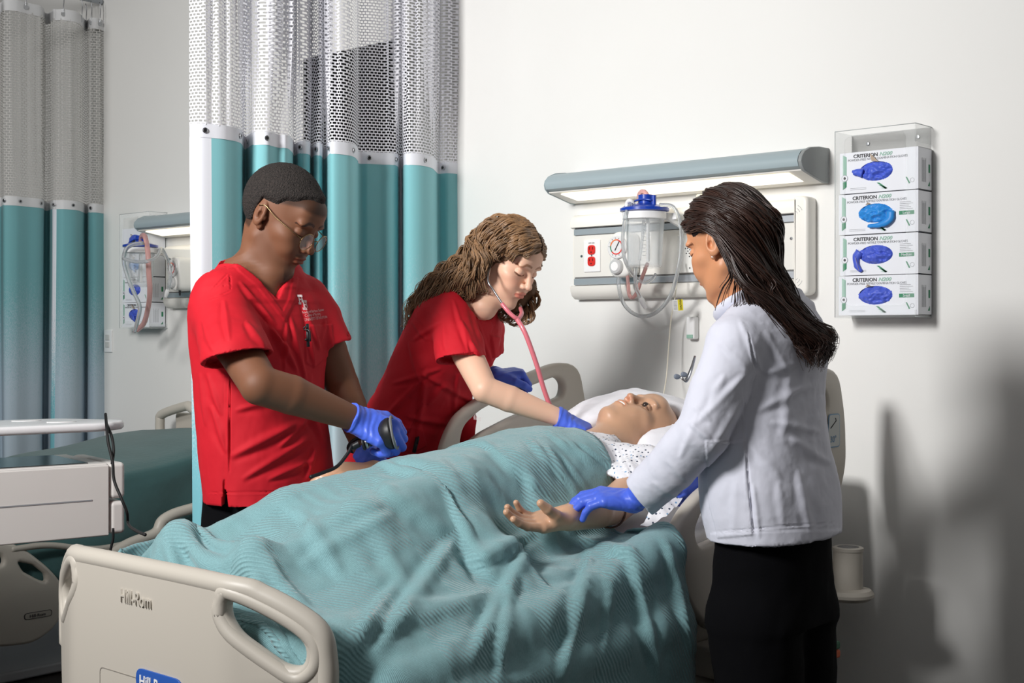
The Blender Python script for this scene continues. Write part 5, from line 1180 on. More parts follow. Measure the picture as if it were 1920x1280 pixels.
# stethoscope
PK = M('stethoscope_pink', (222,120,132), .3, coat=.3); st = thing('stethoscope', 'pink stethoscope worn by the curly-haired nurse, tube down to the manikin', 'stethoscope', W(972,596,3.82))
ear = h2.w(.080,.005,-.012)
tube('ear_tube', [ear, W(915,525,3.83), W(926,545,3.82), W(941,568,3.81), W(945,575,3.81)], .0030, STEEL, st, k=8, n=20); tube('ear_tube', [W(975,570,3.95), W(978,580,3.93)], .003, STEEL, st, k=8)
tube('yoke', [W(941,569,3.81), W(955,586,3.80), W(970,597,3.80), W(978,588,3.84), W(976,578,3.90)], .0062, PK, st, k=12, n=30)
tube('tubing', [W(969,597,3.80), W(985,625,3.78), W(1005,680,3.78), W(1020,730,3.79), W(1034,768,3.80), W(1042,785,3.80)], .0070, PK, st, k=12, n=40)

# ---------------------------------------------------------------- the woman in the white coat
fc, sc_ = -X_, Y_
C0 = W(1452,1015,3.1)
doc = person('woman with long dark hair in white lab coat and black trousers, back half turned', (C0[0], C0[1], 0))
h3 = Head(W(1368,456,3.10), cv(-math.cos(.28)*math.cos(.84), -math.sin(.28), math.cos(.28)*math.sin(.84)), cv(-.05,1,0), 1.0)
dsec = lambda e: [(W(1455,1030,3.1), sc_, fc, .170-e, .130-e), (W(1444,930,3.1), sc_, fc, .182-e, .142-e), (W(1434,820,3.1), sc_, fc, .172-e, .130-e), (W(1430,730,3.1), sc_, fc, .165-e, .122-e), (W(1436,650,3.1), sc_, fc, .172-e, .120-e),
                  (W(1430,600,3.1), sc_, fc, .160-e, .095-e), (W(1414,565,3.1), sc_, fc, .10-e, .07-e), (W(1402,548,3.1), sc_, fc, .065-e, .058-e)]
S4, E4, W4 = W(1392,640,2.98), W(1322,805,2.96), W(1190,938,3.12)
S5, E5, W5 = W(1480,640,3.25), W(1400,800,3.42), W(1322,872,3.34)
arm4 = chain([S4, E4, E4*.65+W4*.35, W4], [.048,.040,.038,.026]); arm5 = chain([S5, E5, W5], [.046,.038,.026])
f4 = cv(-.97,.10,.05); hD, hDp = hand(W4, f4, cv(-.05,-.92,.30), -1, [(.35,.45,.25),(.4,.45,.25),(.4,.5,.3),(.5,.5,.3)], .98, tcurl=(.3,.3), spread=0)
f5 = cv(-.50,-.80,.05); hE, hEp = hand(W5, f5, cv(-.55,.2,.6), 1, [(.6,.6,.4)]*4, .98, tcurl=(.4,.4))
nb3 = [h3.w(0,-.020,-.048), W(1392,530,3.1), W(1405,575,3.1)]
F = Fld().u(h3.field(smile=1), 0).u(chain(nb3, [.048,.050,.062]), .018).u(cap(h3.w(0,.02,-.07), W(1370,575,3.12), .030, .036), .015).u(loft(dsec(.018)[1:]), .02).u(arm4, .02).u(arm5, .02).u(lambda P: hD(P)+.0015, .008).u(lambda P: hE(P)+.0015, .008)
V, Fc = multi(F, [(h3.o-.15, h3.o+.15, .0026), (*around([nb3[1], nb3[2]], .09), .006), (*around([S4, E4, W4, *hDp], .05), .006), (*around([S5, E5, W5, *hEp], .05), .007), (*around([W(1444,930,3.1), W(1430,600,3.1)], .2), .015)])
raw('body', V, Fc, SKIN_M, doc, tint=h3.tint(V, lips=(.9,.6,.58), brow=(.25,.2,.18), cheek=.4))
slv4 = sleeve([W(1402,612,3.02), W(1380,650,2.98), W(1350,730,2.96), W(1320,810,2.95), W(1262,872,3.02), W(1190,942,3.13)], [.060,.070,.064,.060,.053,.047], W(1200,932,3.11), cv(-.80,-.60,.1), .013)
slv5 = chain([W(1470,612,3.2), S5, E5, W5+cv(.03,.02,0)], [.06,.062,.054,.045])
F = Fld().u(loft(dsec(0)), 0).u(slv4, .016).u(slv5, .016).sub(chain(nb3, [.052,.056,.064]), .003).inter(plane(W(1455,1001,3.1), cv(.05,-1,0)), 0)
df = [(1385,600,1430,700,5,.004),(1350,640,1400,690,6,.004),(1400,700,1300,800,7,.006),(1420,720,1330,850,8,.005),(1310,770,1275,860,6,.005),(1290,790,1340,830,6,.006),(1300,760,1335,790,6,.004),(1250,860,1290,900,6,.004),(1225,900,1270,930,6,.004),
      (1430,700,1500,680,9,.006),(1420,770,1520,720,9,.007),(1445,790,1540,810,8,.006),(1480,820,1560,870,8,.006),(1400,830,1470,900,8,.004),(1500,880,1520,1000,8,.006),(1412,905,1424,1010,5,.006),(1480,700,1470,820,9,.005),
      (1360,700,1330,760,7,.004),(1430,620,1480,700,7,.005),(1540,740,1520,830,7,.004),(1460,900,1470,990,8,.004),(1380,900,1376,1000,7,.003),(1520,640,1500,720,7,.004),(1395,700,1402,960,1.6,-.003)]
df = [(a,b,c,d,e*1.5,f*.62) for a,b,c,d,e,f in df]+[(1391,780,1395,824,2.2,-.003),(1352,830,1394,826,2.2,-.004),(1397,828,1413,1000,3.2,-.0035),(1336,997,1572,980,1.8,-.003),(1400,622,1418,700,2.5,-.004),(1418,700,1404,760,2.5,-.003)]
dp = [([(1322,826),(1397,824),(1412,1003),(1345,1010),(1330,950)], .003, 1.5), ([(1330,1000),(1576,992),(1576,1030),(1330,1030)], .0015, 1.2), ([(1420,640),(1408,690),(1395,660),(1380,612),(1396,596)], .0, 2)]
coat = garment('lab_coat', F, [(*around([W(1200,935,3.11)], .085), .004), (*around([W(1330,560,3.1), W(1590,1016,3.1), W(1450,1016,2.95), W(1450,900,3.42)], .05), .0065), (*around([S4, E4, W4], .085), .0065)], COATM, doc, folds=df, pads=dp, noise=[(5,.007,22,(1,1,.8)),(13,.0025,23,(1,1,.6)),(55,.0005,24,(1,1,1))], sub=1)
cc = W(1402,566,3.1); P = [cc+np.array([.066*math.cos(t)*.9, .074*math.sin(t), .034*math.cos(t)-.006]) for t in np.linspace(0, 2*math.pi, 30)]
tube('collar', P, .011, COATM, doc, k=12, flat=1.6)
trousers(doc, W(1450,1000,3.12), sc_, fc, W(1450,985,3.1)[2], [W(1478,1270,3.04)*[1,1,0], W(1500,1250,3.22)*[1,1,0]], TROU, .108, .088); shoes(doc, [W(1470,1270,3.02)*[1,1,0], W(1500,1250,3.22)*[1,1,0]], fc, BLACKM)
glove_mesh(hD, hDp, arm4, W4+nrm(E4-W4)*.04, -nrm(W4-E4), 'glove', doc); glove_mesh(hE, hEp, arm5, W5-nrm(f5)*.01, -nrm(W5-E5), 'glove', doc, h=.003)
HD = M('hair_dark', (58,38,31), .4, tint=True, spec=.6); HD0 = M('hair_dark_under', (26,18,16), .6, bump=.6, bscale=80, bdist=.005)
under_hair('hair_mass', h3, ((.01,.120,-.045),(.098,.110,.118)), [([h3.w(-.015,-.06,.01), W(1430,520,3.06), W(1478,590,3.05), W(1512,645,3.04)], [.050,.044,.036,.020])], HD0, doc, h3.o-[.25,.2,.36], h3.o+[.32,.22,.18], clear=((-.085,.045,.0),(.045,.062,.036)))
w = h3.w
gd = [[w(-.012,.092,.070), w(-.045,.082,.056), w(-.070,.050,.040), w(-.086,.012,.034), w(-.091,-.030,.012), W(1365,510,2.98), W(1350,545,2.99), W(1338,590,3.0)],
      [w(-.008,.090,.082), w(-.052,.078,.066), w(-.078,.040,.054), w(-.090,-.005,.040), w(-.092,-.042,.005), W(1392,520,2.97), W(1430,560,2.97), W(1490,640,2.97), W(1525,690,2.98)],
      [w(-.006,.078,.102), w(-.055,.060,.086), w(-.083,.015,.068), w(-.093,-.035,.035), W(1405,500,2.98), W(1440,548,2.98), W(1495,612,2.97), W(1530,655,2.98), W(1522,700,2.98)],
      [w(-.004,.050,.122), w(-.055,.030,.108), w(-.083,-.020,.080), w(-.085,-.065,.03), W(1425,500,2.99), W(1462,552,2.99), W(1515,610,2.99), W(1548,645,2.99), W(1530,695,3.0)],
      [w(-.002,.020,.133), w(-.045,-.005,.122), w(-.065,-.060,.085), w(-.055,-.105,.02), W(1445,500,3.02), W(1478,555,3.02), W(1528,608,3.02), W(1556,636,3.02), W(1545,680,3.02)],
      [w(.0,-.01,.137), w(-.02,-.05,.122), w(-.03,-.098,.08), w(-.015,-.125,.01), W(1455,500,3.07), W(1488,560,3.06), W(1530,612,3.05), W(1552,642,3.04), W(1538,690,3.04)],
      [w(.02,-.02,.134), w(.03,-.07,.11), w(.03,-.115,.05), w(.03,-.125,-.01), W(1450,520,3.12), W(1480,570,3.11), W(1515,620,3.08), W(1530,660,3.06)]]
for i, g in enumerate(gd):
    gd[i] = catmull(g, 40)
strands('hair', gd[1:], 1100, HD, doc, spread=.0075, wave=.0075, freq=5, rad=.0021, seed=5, segs=50, group_clump=6, tintvar=.55, taper=.2)
strands('hair', gd[:2], 90, HD, doc, spread=.003, wave=.003, freq=4, rad=.0019, seed=6, segs=44, tintvar=.5)
q = h3.w(-.0765,-.002,-.033); bm = bmesh.new(); bmesh.ops.create_icosphere(bm, subdivisions=2, radius=.0038, matrix=Matrix.Translation(Vector(q))); bmo('earring', bm, M('pearl', (235,228,225), .2), doc)
s2 = thing('stethoscope', 'steel stethoscope with grey ear tips hanging from the coat', 'stethoscope', W(1292,690,3.05))
tube('ear_tube', [W(1303,668,3.02), W(1296,690,3.03), W(1285,712,3.04), W(1276,706,3.05)], .0028, STEEL, s2, k=8, n=16); tube('ear_tube', [W(1303,668,3.02), W(1297,692,3.0), W(1288,714,3.0), W(1280,710,3.02)], .0028, STEEL, s2, k=8, n=16)
for a, b, Z in ((1270,706,3.06),(1283,702,3.04)): lathe('ear_tip', W(a,b,Z), cv(-.9,.2,0), [(.004,-.006),(.0065,0),(.006,.005),(.0025,.008)], M('tip_grey', (120,128,140), .4), s2, k=14)

# ================================================================ MANIKIN, BLANKET, PILLOW
mk_ = thing('manikin', 'bald training manikin with open mouth lying in a patterned gown', 'manikin', (-2.3,-1.2,.85))
h4 = Head(W(1202,806,3.86), cv(-.08,.94,-.29), cv(.86,-.02,.50), 1.0)
csec = lambda e: [((-2.30,-1.50,.885), X_, Z_, .165+e, .105+e), ((-2.30,-1.30,.89), X_, Z_, .165+e, .110+e), ((-2.30,-1.12,.905), X_, Z_, .175+e, .115+e), ((-2.30,-.97,.922), X_, Z_, .190+e, .108+e),
                  ((-2.30,-.86,.938), X_, Z_, .185+e, .085+e), ((-2.295,-.795,.955), X_, Z_, .115+e, .065+e), ((-2.29,-.75,.965), X_, Z_, .065+e, .055+e)]
SA_, EA_, WA_ = W(1225,888,3.50), W(1150,948,3.34), W(1066,970,3.14)
armA = chain([SA_, (SA_+EA_)/2, EA_, EA_*.6+WA_*.4, WA_], [.052,.050,.046,.044,.032])
fA = cv(-.86,-.08,-.42); hA, hAp = hand(WA_, fA, cv(.05,.93,-.30), -1, [(.25,.25,.2),(.3,.3,.2),(.35,.3,.2),(.45,.35,.25)], 1.0, tcurl=(.25,.2), tdir=cv(-.55,.42,-.62), r=1.12, spread=.02)
SB_, EB_, WB_ = np.array([-2.49,-.90,.93]), np.array([-2.56,-1.18,.90]), W(700,884,3.46)
armB = chain([SB_, EB_, WB_], [.050,.042,.030]); fB = cv(-.92,.04,-.15); hB, hBp = hand(WB_, fB, cv(0,-.9,.3), 1, [(.3,.3,.2),(.3,.3,.2),(.4,.3,.2),(.5,.3,.2)], 1.0, r=1.05)
legs = Fld().u(chain([(-2.39,-1.46,.885),(-2.44,-1.75,.870),(-2.50,-1.95,.80),(-2.53,-1.99,.845)], [.088,.062,.042,.034]), 0).u(chain([(-2.21,-1.46,.885),(-2.19,-1.75,.865),(-2.22,-1.95,.80),(-2.24,-2.0,.835)], [.088,.062,.042,.034]), 0)
core = Fld().u(loft(csec(0)), 0).u(legs, .03)
F = Fld().u(h4.field(male=True, teeth=True, eyes_open=1), 0).u(chain([h4.w(0,-.015,-.050), (-2.295,-.74,.965), (-2.30,-.80,.95)], [.062,.066,.078]), .03).u(ell(h4.w(0,.030,-.080), (.055,.050,.050), h4.R), .04).u(cap(h4.w(0,.02,-.075), (-2.30,-.79,.985), .045, .045), .02).u(core, .02).u(armA, .02).u(armB, .02).u(hA, .008).u(hB, .008)
V, Fc = multi(F, [(h4.o-.165, h4.o+.165, .0027), (*around([h4.o, (-2.3,-.8,.95)], .09), .006), (*around([SA_, EA_, WA_, *hAp], .06), .0036), (*around([SB_, EB_, WB_, *hBp], .055), .006), ((-2.56,-2.12,.70), (-2.04,-.7,1.08), .014)])
t4 = h4.tint(V, lips=(.98,.80,.76), browon=0, lash=.9); L = h4.L(V); m = np.clip(1.3-((L[:,0]/.017)**2+((L[:,1]-.107)/.014)**2+((L[:,2]+.034)/.014)**2), 0, 1)[:, None]*.6; t4 = t4*(1-m)+t4*np.array((1.1,.75,.72))*m
raw('body', V, Fc, VINYL, mk_, tint=t4)
tp = [h4.w(.0205*math.sin(a), .0985+.0055*math.cos(a)-.0045, -.0605) for a in np.linspace(-1.1, 1.1, 14)]; tube('teeth', tp, .0042, M('teeth_white', (245,243,238), .25), mk_, k=8)
for sgn in (1,-1):
    q = h4.w(sgn*.0315,.086,-.001); bm = bmesh.new(); bmesh.ops.create_icosphere(bm, subdivisions=3, radius=.0095, matrix=Matrix.Translation(Vector(q))); bmo('eye', bm, M('eye_dark', (60,50,46), .15), mk_)
P = [h4.w(.082*math.sin(a)*1.02, -.016-.098*math.cos(a)*.0+.088*math.cos(a)*0+.02, .03) for a in (0,1)]
sk = [h4.w(.0770*math.cos(a), -.002+.0835*math.sin(a), .0585+.012*math.sin(a)) for a in np.linspace(0, 2*math.pi, 50)]
for q in ((.020,.052,-.115),(.034,.030,-.122)): lathe('neck_stud', h4.w(*q), h4.R@np.array([.5,.7,-.5]), [(.004,-.003),(.004,.003),(.002,.005)], VINYL if 0 else M('stud', (225,205,185), .3), mk_, k=10)
wj = EA_*.9+WA_*.1+np.array([0,0,-.006]); R = frame(WA_-EA_); 
tube('arm_joint', [wj+R@np.array([.0455*math.cos(t), .0455*math.sin(t), 0]) for t in np.linspace(0, 2*math.pi, 34)], .0028, M('joint_brown', (120,84,70), .5), mk_, k=6)
# patterned gown
gw = bpy.data.materials.new('gown_print'); gw.use_nodes = True; nt = gw.node_tree; N = nt.nodes; Lk = nt.links; b = N['Principled BSDF']; b.inputs['Roughness'].default_value = .8
tc = N.new('ShaderNodeTexCoord'); vo = N.new('ShaderNodeTexVoronoi'); vo.inputs['Scale'].default_value = 85; vo.inputs['Randomness'].default_value = .45; Lk.new(tc.outputs['Object'], vo.inputs['Vector'])
lt = N.new('ShaderNodeMath'); lt.operation = 'LESS_THAN'; lt.inputs[1].default_value = .24; Lk.new(vo.outputs['Distance'], lt.inputs[0])
hs = N.new('ShaderNodeMix'); hs.data_type = 'RGBA'; hs.inputs[6].default_value = lin((70,80,100))+(1,); hs.inputs[7].default_value = lin((120,165,205))+(1,)
sep = N.new('ShaderNodeSeparateColor'); Lk.new(vo.outputs['Color'], sep.inputs[0]); gt = N.new('ShaderNodeMath'); gt.operation = 'GREATER_THAN'; gt.inputs[1].default_value = .55; Lk.new(sep.outputs[0], gt.inputs[0]); Lk.new(gt.outputs[0], hs.inputs[0])
mx = N.new('ShaderNodeMix'); mx.data_type = 'RGBA'; mx.inputs[6].default_value = lin((238,238,243))+(1,); Lk.new(lt.outputs[0], mx.inputs[0]); Lk.new(hs.outputs[2], mx.inputs[7]); Lk.new(mx.outputs[2], b.inputs['Base Color'])
gsl = sleeve([np.array([-2.13,-.87,.945]), W(1212,885,3.51), W(1178,922,3.44)], [.062,.070,.076], W(1180,915,3.44), cv(-.55,-.80,-.1))
gs2 = chain([(-2.47,-.87,.94), SB_, SB_*.5+EB_*.5], [.06,.064,.06])
G = Fld().u(loft(csec(.012)), 0).u(gsl, .02).u(gs2, .02).sub(chain([h4.w(0,-.022,-.050), (-2.295,-.74,.972), (-2.30,-.79,.975)], [.064,.070,.066]), .004).inter(plane((-2.3,-1.25,.9), -Y_))
gown = garment('gown', G, [(*around([(-2.52,-1.24,.80),(-2.06,-.76,1.03), W(1178,922,3.44)], .05), .006)], gw, mk_, folds=[(1130,830,1160,900,4,.004),(1150,830,1185,900,4,.004),(1170,850,1200,900,4,.004),(1190,850,1220,890,4,.004),(1110,825,1140,880,4,.003)], noise=[(14,.005,31,(1,1,1)),(40,.0015,32,(1,1,1))])
# rumpled gown end beside the elbow
nu = 40; u, v = np.meshgrid(np.linspace(0,1,nu), np.linspace(0,1,nu), indexing='ij'); O = W(1200,985,3.30); A_ = W(1262,905,3.38)-O; B_ = W(1250,975,3.30)-O
Q = O+u[...,None]*A_+v[...,None]*B_; Q = Q.reshape(-1,3); Q[:,2] += .009*fbm(Q*26, 41)+.012*np.sin(math.pi*v.ravel())*np.sin(math.pi*u.ravel())+.004; raw('gown_end', Q, [(i*nu+j,(i+1)*nu+j,(i+1)*nu+j+1,i*nu+j+1) for i in range(nu-1) for j in range(nu-1)], gw, mk_)
# pillow
def pil(P):
    q = (P-np.array([-2.30,-.50,.975])); R = frame(nrm((0,.28,1)), (0,0,1)) if 0 else None
    a, b, c = np.abs(q[:,0])/.27, np.abs(q[:,1])/.245, np.abs(q[:,2]-.16*q[:,1]+.26*q[:,0]-.0)/.125
    return ((a**3+b**3)**(2/3)+c**2)**.5*.12-.12
pf = Fld().u(pil, 0).sub(lambda P: F(P)-.004, .03)
V, Fq = snets(pf, (-2.70,-.78,.80), (-1.90,-.22,1.18), .008); V = V+grad(pf, V, .01)*(.006*fbm(V*9, 51)+.002*fbm(V*30, 52))[:, None]
pl = raw('pillow', V, Fq, M('pillow_case', (240,240,246), .8), None); tag(pl, 'white pillow under the manikin\'s bald head', 'pillow')
# ---------------------------------------------------------------- blanket: cloth settled on bed and manikin
roll = chain([(-1.99,-1.62,.80),(-1.985,-1.40,.815),(-1.99,-1.20,.835),(-2.03,-1.02,.86)], [.02,.036,.040,.03])
def coll(P):
    m = mz_v(P[:,1]); d = np.maximum(np.maximum(P[:,2]-m, MX0-P[:,0]), np.maximum(P[:,0]-MX1, np.maximum(-2.10-P[:,1], -.17-P[:,1]*0-10)))
    k = np.sqrt(np.maximum(P[:,2]-m,0)**2+np.maximum(P[:,0]-MX1,0)**2+np.maximum(MX0-P[:,0],0)**2); d = np.where(d > 0, k, d)
    d = np.minimum(d, core(P)); d = smin(d, roll(P), .02); d = np.minimum(d, chain([SB_, EB_], [.050,.040])(P))
    d = np.minimum(d, chain([(-1.85,-1.02,.80),(-1.845,-1.4,.70),(-1.84,-2.0,.62)], [.045,.05,.05])(P)); d = np.minimum(d, chain([(-1.80,-1.15,.62),(-1.80,-1.9,.58)], [.05,.04])(P))
    d = np.minimum(d, np.maximum(np.abs(P[:,1]+2.19)-.02, P[:,2]-.83)); return d
def mz_v(y): return np.interp(y, [-2.2,-1.3,-.95,-.15], [.735,.765,.80,.945])
glo, gh = np.array([-3.02,-2.40,.25]), .014; gn = np.array([105,126,64])
gp = np.stack(np.meshgrid(*[glo[i]+np.arange(gn[i])*gh for i in range(3)], indexing='ij'), -1).reshape(-1,3)
GD = coll(gp).reshape(gn)
def samp(P):
    q = np.clip((P-glo)/gh, 0, gn-1.001); i = q.astype(int); f = q-i; r = 0
    for a in (0,1):
        for b_ in (0,1):
            for c in (0,1): r = r+GD[i[:,0]+a, i[:,1]+b_, i[:,2]+c]*(f[:,0] if a else 1-f[:,0])*(f[:,1] if b_ else 1-f[:,1])*(f[:,2] if c else 1-f[:,2])
    return r
def sgrad(P): e = gh*.7; return np.stack([samp(P+np.eye(3)[i]*e)-samp(P-np.eye(3)[i]*e) for i in range(3)], 1)
hs_ = .0175; nU, nV = 108, 112
uu = np.linspace(0,1,nU); vv = np.arange(nV)*hs_
P = np.zeros((nU,nV,3)); yt = -2.165; 
for j in range(nV):
    s = vv[j]; yt = np.interp(s, [0,.3,.6,.95,1.2], [-1.97,-1.99,-2.15,-2.14,-2.06]); x = -2.80+min(max(s-.27,0), 1.03); z = .80+min(s,.27)-max(0, s-1.30); top = -.855-.24*np.clip((s-.45)/.65, 0, 1)**1.5
    U0 = uu*(top-yt+.27)-.27; P[:,j,0] = x; P[:,j,1] = yt+np.maximum(U0,0); z0 = np.interp(s, [.4,.7], [.76,.60]); U0 = uu*(top-yt+1.07-z0)-(1.07-z0); P[:,j,1] = yt+np.maximum(U0,0); P[:,j,2] = np.minimum(z, z0+uu*(top-yt+1.07-z0))
rest_u = np.linalg.norm(P[1:]-P[:-1], axis=2)*(1.05+.07*np.linspace(0,1,nV))[None,:]; rest_v = np.full((nU,nV-1), hs_*1.0)
P[...,2] += .014*noise3(P.reshape(-1,3)*7, 61).reshape(nU,nV)+.004*noise3(P.reshape(-1,3)*25, 62).reshape(nU,nV)
P[0,:,2] = np.minimum(P[0,:,2], .76); top0 = P[-1,:,1].copy(); w0 = np.ones((nU,nV)); w0[0] = 0; w0[:,0] = 0
LEGS = [(np.array(a), np.array(b_), ra, rb) for a, b_, ra, rb in (((-2.39,-1.46,.885),(-2.44,-1.75,.870),.088,.062),((-2.44,-1.75,.87),(-2.50,-1.95,.80),.062,.042),((-2.50,-1.95,.80),(-2.53,-1.99,.845),.042,.036),((-2.21,-1.46,.885),(-2.19,-1.75,.865),.088,.062),((-2.19,-1.75,.865),(-2.22,-1.95,.80),.062,.042),((-2.22,-1.95,.80),(-2.24,-2.0,.835),.042,.036))]; Vl = np.zeros_like(P); ru, rv = rest_u, rest_v
def con(A, B, L, wa, wb, k):
    d = B-A; l = np.sqrt((d*d).sum(-1))+1e-9; ws = wa+wb+1e-9; c = (k*(l-L)/l/ws)[...,None]*d; A += c*wa[...,None]; B -= c*wb[...,None]
diag = np.sqrt(((ru[:, :-1]+ru[:, 1:])/2)**2+hs_**2)
for step in range(170):
    dt = .016; Vl[...,2] -= 9.8*dt*w0; Vl *= .965; O_ = P.copy(); P = P+Vl*dt*w0[...,None]
    for it in range(9):
        for a in (0,1):
            n_ = (nU-1-a+1)//2; con(P[a:a+2*n_:2][:n_], P[a+1:a+2*n_:2][:n_], ru[a::2][:n_], w0[a:a+2*n_:2][:n_], w0[a+1:a+2*n_:2][:n_], 1)
            n_ = (nV-1-a+1)//2; con(P[:,a:a+2*n_:2][:,:n_], P[:,a+1:a+2*n_:2][:,:n_], rv[:,a::2][:,:n_], w0[:,a:a+2*n_:2][:,:n_], w0[:,a+1:a+2*n_:2][:,:n_], 1)
        for a in (0,1):
            A = P[a:nU-1:2]; B = P[a+1:nU:2]; k = min(len(A),len(B)); wa, wb = w0[a:nU-1:2][:k], w0[a+1:nU:2][:k]; dg = diag[a:nU-1:2][:k]
            con(A[:k,:-1], B[:k,1:], dg, wa[:,:-1], wb[:,1:], .35); con(A[:k,1:], B[:k,:-1], dg, wa[:,1:], wb[:,:-1], .35)
        if it % 3 == 0:
            for a, b_, ra, rb in LEGS:
                e = (b_-a)[:2]; q2 = P[...,:2]-a[:2]; t = np.clip((q2@e)/(e@e), 0, 1); r = ra+(rb-ra)*t+.013; q = np.linalg.norm(q2-t[...,None]*e, axis=2); zt_ = a[2]+(b_[2]-a[2])*t+np.sqrt(np.maximum(r*r-q*q, 0))
                mm = (q < r) & (P[...,2] < zt_) & (P[...,2] > zt_-.16) & (w0 > 0); P[...,2] = np.where(mm, zt_, P[...,2])
            for a in (0,1,2,3):
                A = P[a:nU-2:4]; B = P[a+2:nU:4]; k = min(len(A),len(B)); con(A[:k], B[:k], (ru[a:nU-2:4][:k]+ru[a+1:nU-1:4][:k])*.97, w0[a:nU-2:4][:k], w0[a+2:nU:4][:k], .12)
                A = P[:,a:nV-2:4]; B = P[:,a+2:nV:4]; k = min(A.shape[1],B.shape[1]); con(A[:,:k], B[:,:k], np.full(A[:,:k].shape[:2], hs_*1.95), w0[:,a:nV-2:4][:,:k], w0[:,a+2:nV:4][:,:k], .12)
    f = P.reshape(-1,3); d = samp(f)-.009-.010*(f[:,1] > -1.27); m = d < 0
    if m.any():
        g = sgrad(f[m]); g /= np.linalg.norm(g, axis=1)[:, None]+1e-9; f[m] -= g*d[m][:, None]
        o = O_.reshape(-1,3)[m]; mv = f[m]-o; tn = mv-g*np.sum(mv*g,1)[:,None]; f[m] -= tn*.85
    # the manikin's near arm and hand lie on top and press the cloth down
    px_ = f[:, :2]
    for a, b_, r in ((SA_, EA_, .050), (EA_, WA_, .040), (WA_, WA_+nrm(fA)*.17*np.array([1,1,1]), .022)):
        e = (b_-a)[:2]; t = np.clip(((px_-a[:2])@e)/(e@e), 0, 1); q = np.linalg.norm(px_-a[:2]-t[:,None]*e, axis=1); zb = a[2]+(b_[2]-a[2])*t-np.sqrt(np.maximum(r*r-q*q, 0))-.004
        mm = (q < r) & (f[:,2] > zb); f[mm, 2] = zb[mm]
    P = f.reshape(nU,nV,3); P[0] = O_[0]; P[:,0] = O_[:,0]; P[-1,:74,1] = top0[:74]; Vl = (P-O_)/dt
def up2(A):
    n, m_ = A.shape[:2]
    def cub(A, n2):
        t = np.linspace(0, A.shape[0]-1-1e-9, n2); i = t.astype(int); f = (t-i)[:, None, None]; Q = np.concatenate([2*A[:1]-A[1:2], A, 2*A[-1:]-A[-2:-1]])
        a, b_, c, d = Q[i], Q[i+1], Q[i+2], Q[i+3]; return .5*((2*b_)+(-a+c)*f+(2*a-5*b_+4*c-d)*f*f+(-a+3*b_-3*c+d)*f**3)
    return np.swapaxes(cub(np.swapaxes(cub(A, 2*n-1), 0, 1), 2*m_-1), 0, 1)
sm = P.copy(); sm[1:-1,1:-1] = .5*P[1:-1,1:-1]+.125*(P[2:,1:-1]+P[:-2,1:-1]+P[1:-1,2:]+P[1:-1,:-2])
P2 = up2(sm); n1, n2 = P2.shape[:2]
def gnorm(Q): a = np.gradient(Q, axis=0); b_ = np.gradient(Q, axis=1); n = np.cross(b_, a); n = n/(np.linalg.norm(n, axis=2)[...,None]+1e-9); return n
NB = gnorm(P2).reshape(-1,3); NB = NB*np.where((NB@cv(0,.8,-1))[:, None] < 0, -1, 1)
bf = [(900,823,1043,938,12,.010),(1024,809,1112,872,7,.007),(1050,815,1146,898,6,.007),(1020,835,1087,935,8,.008),(1050,850,1100,920,7,.007),(980,815,1060,900,8,.006),(1085,830,1150,880,5,.006),
      (700,900,860,1010,22,.010),(860,1000,700,1230,20,.014),(1000,1010,880,1240,18,.014),(1110,1030,1050,1280,16,.014),(1180,1020,1235,1280,14,.014),(1245,1000,1300,1230,12,.012),(760,1080,640,1230,18,.010),(960,1100,930,1280,16,.012),
      (330,1000,460,1130,20,.010),(560,950,640,1080,22,.009),(850,850,960,960,20,.008),(1150,1040,1130,1230,9,.008),(740,960,560,1060,20,.008),(1080,1010,1200,1040,12,.010),(880,1060,1000,1000,16,.010)]
P2 = relief(P2.reshape(-1,3), NB, bf, noise=[(16,.004,71,(1,1,1)),(45,.0012,72,(1,1,1))]).reshape(n1,n2,3)
UVs = np.stack(np.meshgrid(np.linspace(0,nU*hs_*.95,n1), np.linspace(0,nV*hs_,n2), indexing='ij'), -1).reshape(-1,2)
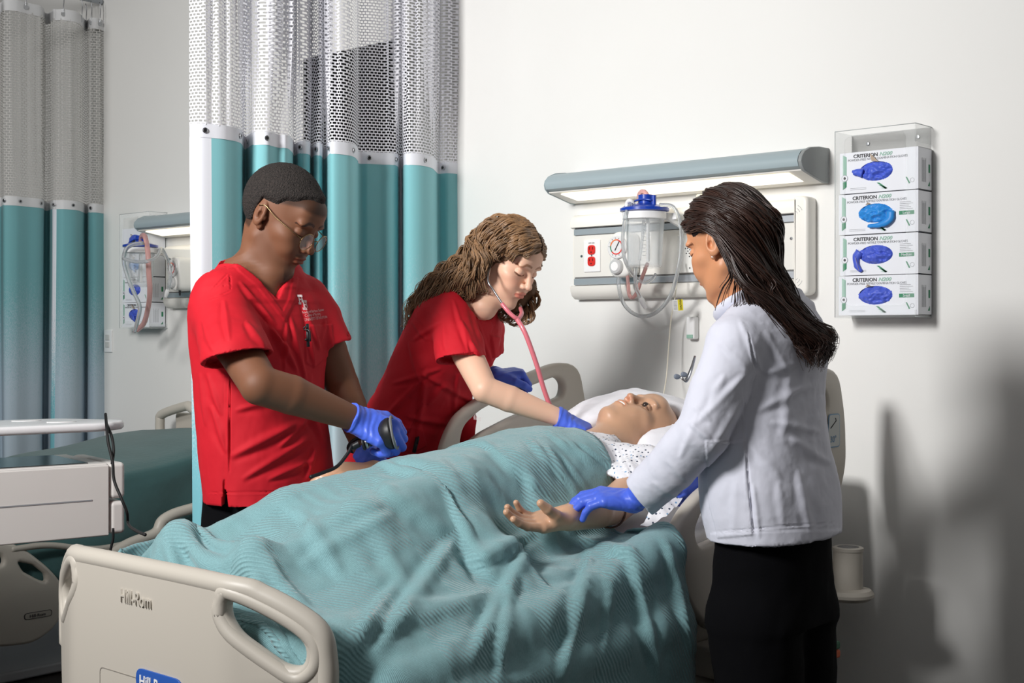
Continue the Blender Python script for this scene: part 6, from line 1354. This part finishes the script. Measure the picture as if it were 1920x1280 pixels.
def blanket_mat(name, col):
    m = bpy.data.materials.new(name); m.use_nodes = True; nt = m.node_tree; N = nt.nodes; L = nt.links; b = N['Principled BSDF']; b.inputs['Roughness'].default_value = .85; b.inputs['Sheen Weight'].default_value = .25
    uv = N.new('ShaderNodeUVMap'); uv.uv_map = 'uv'; out = []
    for ang in (math.radians(45), math.radians(-45)):
        mp = N.new('ShaderNodeMapping'); mp.inputs['Rotation'].default_value = (0,0,ang); L.new(uv.outputs[0], mp.inputs[0]); wv = N.new('ShaderNodeTexWave'); wv.inputs['Scale'].default_value = 36; wv.inputs['Distortion'].default_value = .3; L.new(mp.outputs[0], wv.inputs[0]); out.append(wv.outputs['Fac'])
    fine = N.new('ShaderNodeTexWave'); fine.inputs['Scale'].default_value = 105; fine.inputs['Distortion'].default_value = 1; L.new(uv.outputs[0], fine.inputs[0])
    def chk(sc, off):
        mp = N.new('ShaderNodeMapping'); mp.inputs['Location'].default_value = (off, off*.7, 0); L.new(uv.outputs[0], mp.inputs[0]); c = N.new('ShaderNodeTexChecker'); c.inputs['Scale'].default_value = sc; L.new(mp.outputs[0], c.inputs[0]); return c.outputs['Fac']
    mx = N.new('ShaderNodeMix'); L.new(chk(6.2, 0), mx.inputs[0]); L.new(out[0], mx.inputs[2]); fm = N.new('ShaderNodeMapRange'); fm.inputs[3].default_value = .40; fm.inputs[4].default_value = .60; L.new(fine.outputs['Fac'], fm.inputs[0]); L.new(fm.outputs[0], mx.inputs[3])
    bp = N.new('ShaderNodeBump'); bp.inputs['Strength'].default_value = .8; bp.inputs['Distance'].default_value = .0022; L.new(mx.outputs[0], bp.inputs['Height']); L.new(bp.outputs[0], b.inputs['Normal'])
    mr = N.new('ShaderNodeMapRange'); mr.inputs[3].default_value = .92; mr.inputs[4].default_value = 1.05; L.new(mx.outputs[0], mr.inputs[0])
    no = N.new('ShaderNodeTexNoise'); no.inputs['Scale'].default_value = 240; L.new(uv.outputs[0], no.inputs[0]); mr2 = N.new('ShaderNodeMapRange'); mr2.inputs[1].default_value = .3; mr2.inputs[2].default_value = .7; mr2.inputs[3].default_value = .88; mr2.inputs[4].default_value = 1.08; L.new(no.outputs[0], mr2.inputs[0])
    mu = N.new('ShaderNodeMath'); mu.operation = 'MULTIPLY'; L.new(mr.outputs[0], mu.inputs[0]); L.new(mr2.outputs[0], mu.inputs[1])
    cm = N.new('ShaderNodeMix'); cm.data_type = 'RGBA'; cm.blend_type = 'MULTIPLY'; cm.inputs[0].default_value = 1; cm.inputs[6].default_value = lin(col)+(1,); L.new(mu.outputs[0], cm.inputs[7]); L.new(cm.outputs[2], b.inputs['Base Color'])
    return m
bl = raw('blanket', P2.reshape(-1,3), [(i*n2+j, (i+1)*n2+j, (i+1)*n2+j+1, i*n2+j+1) for i in range(n1-1) for j in range(n2-1)], blanket_mat('blanket_teal', (126,168,173)), None, uv=UVs)
tag(bl, 'teal woven blanket draped over the manikin and hanging off the near bed side', 'blanket')
md = bl.modifiers.new('solid', 'SOLIDIFY'); md.thickness = .005; md.offset = 0
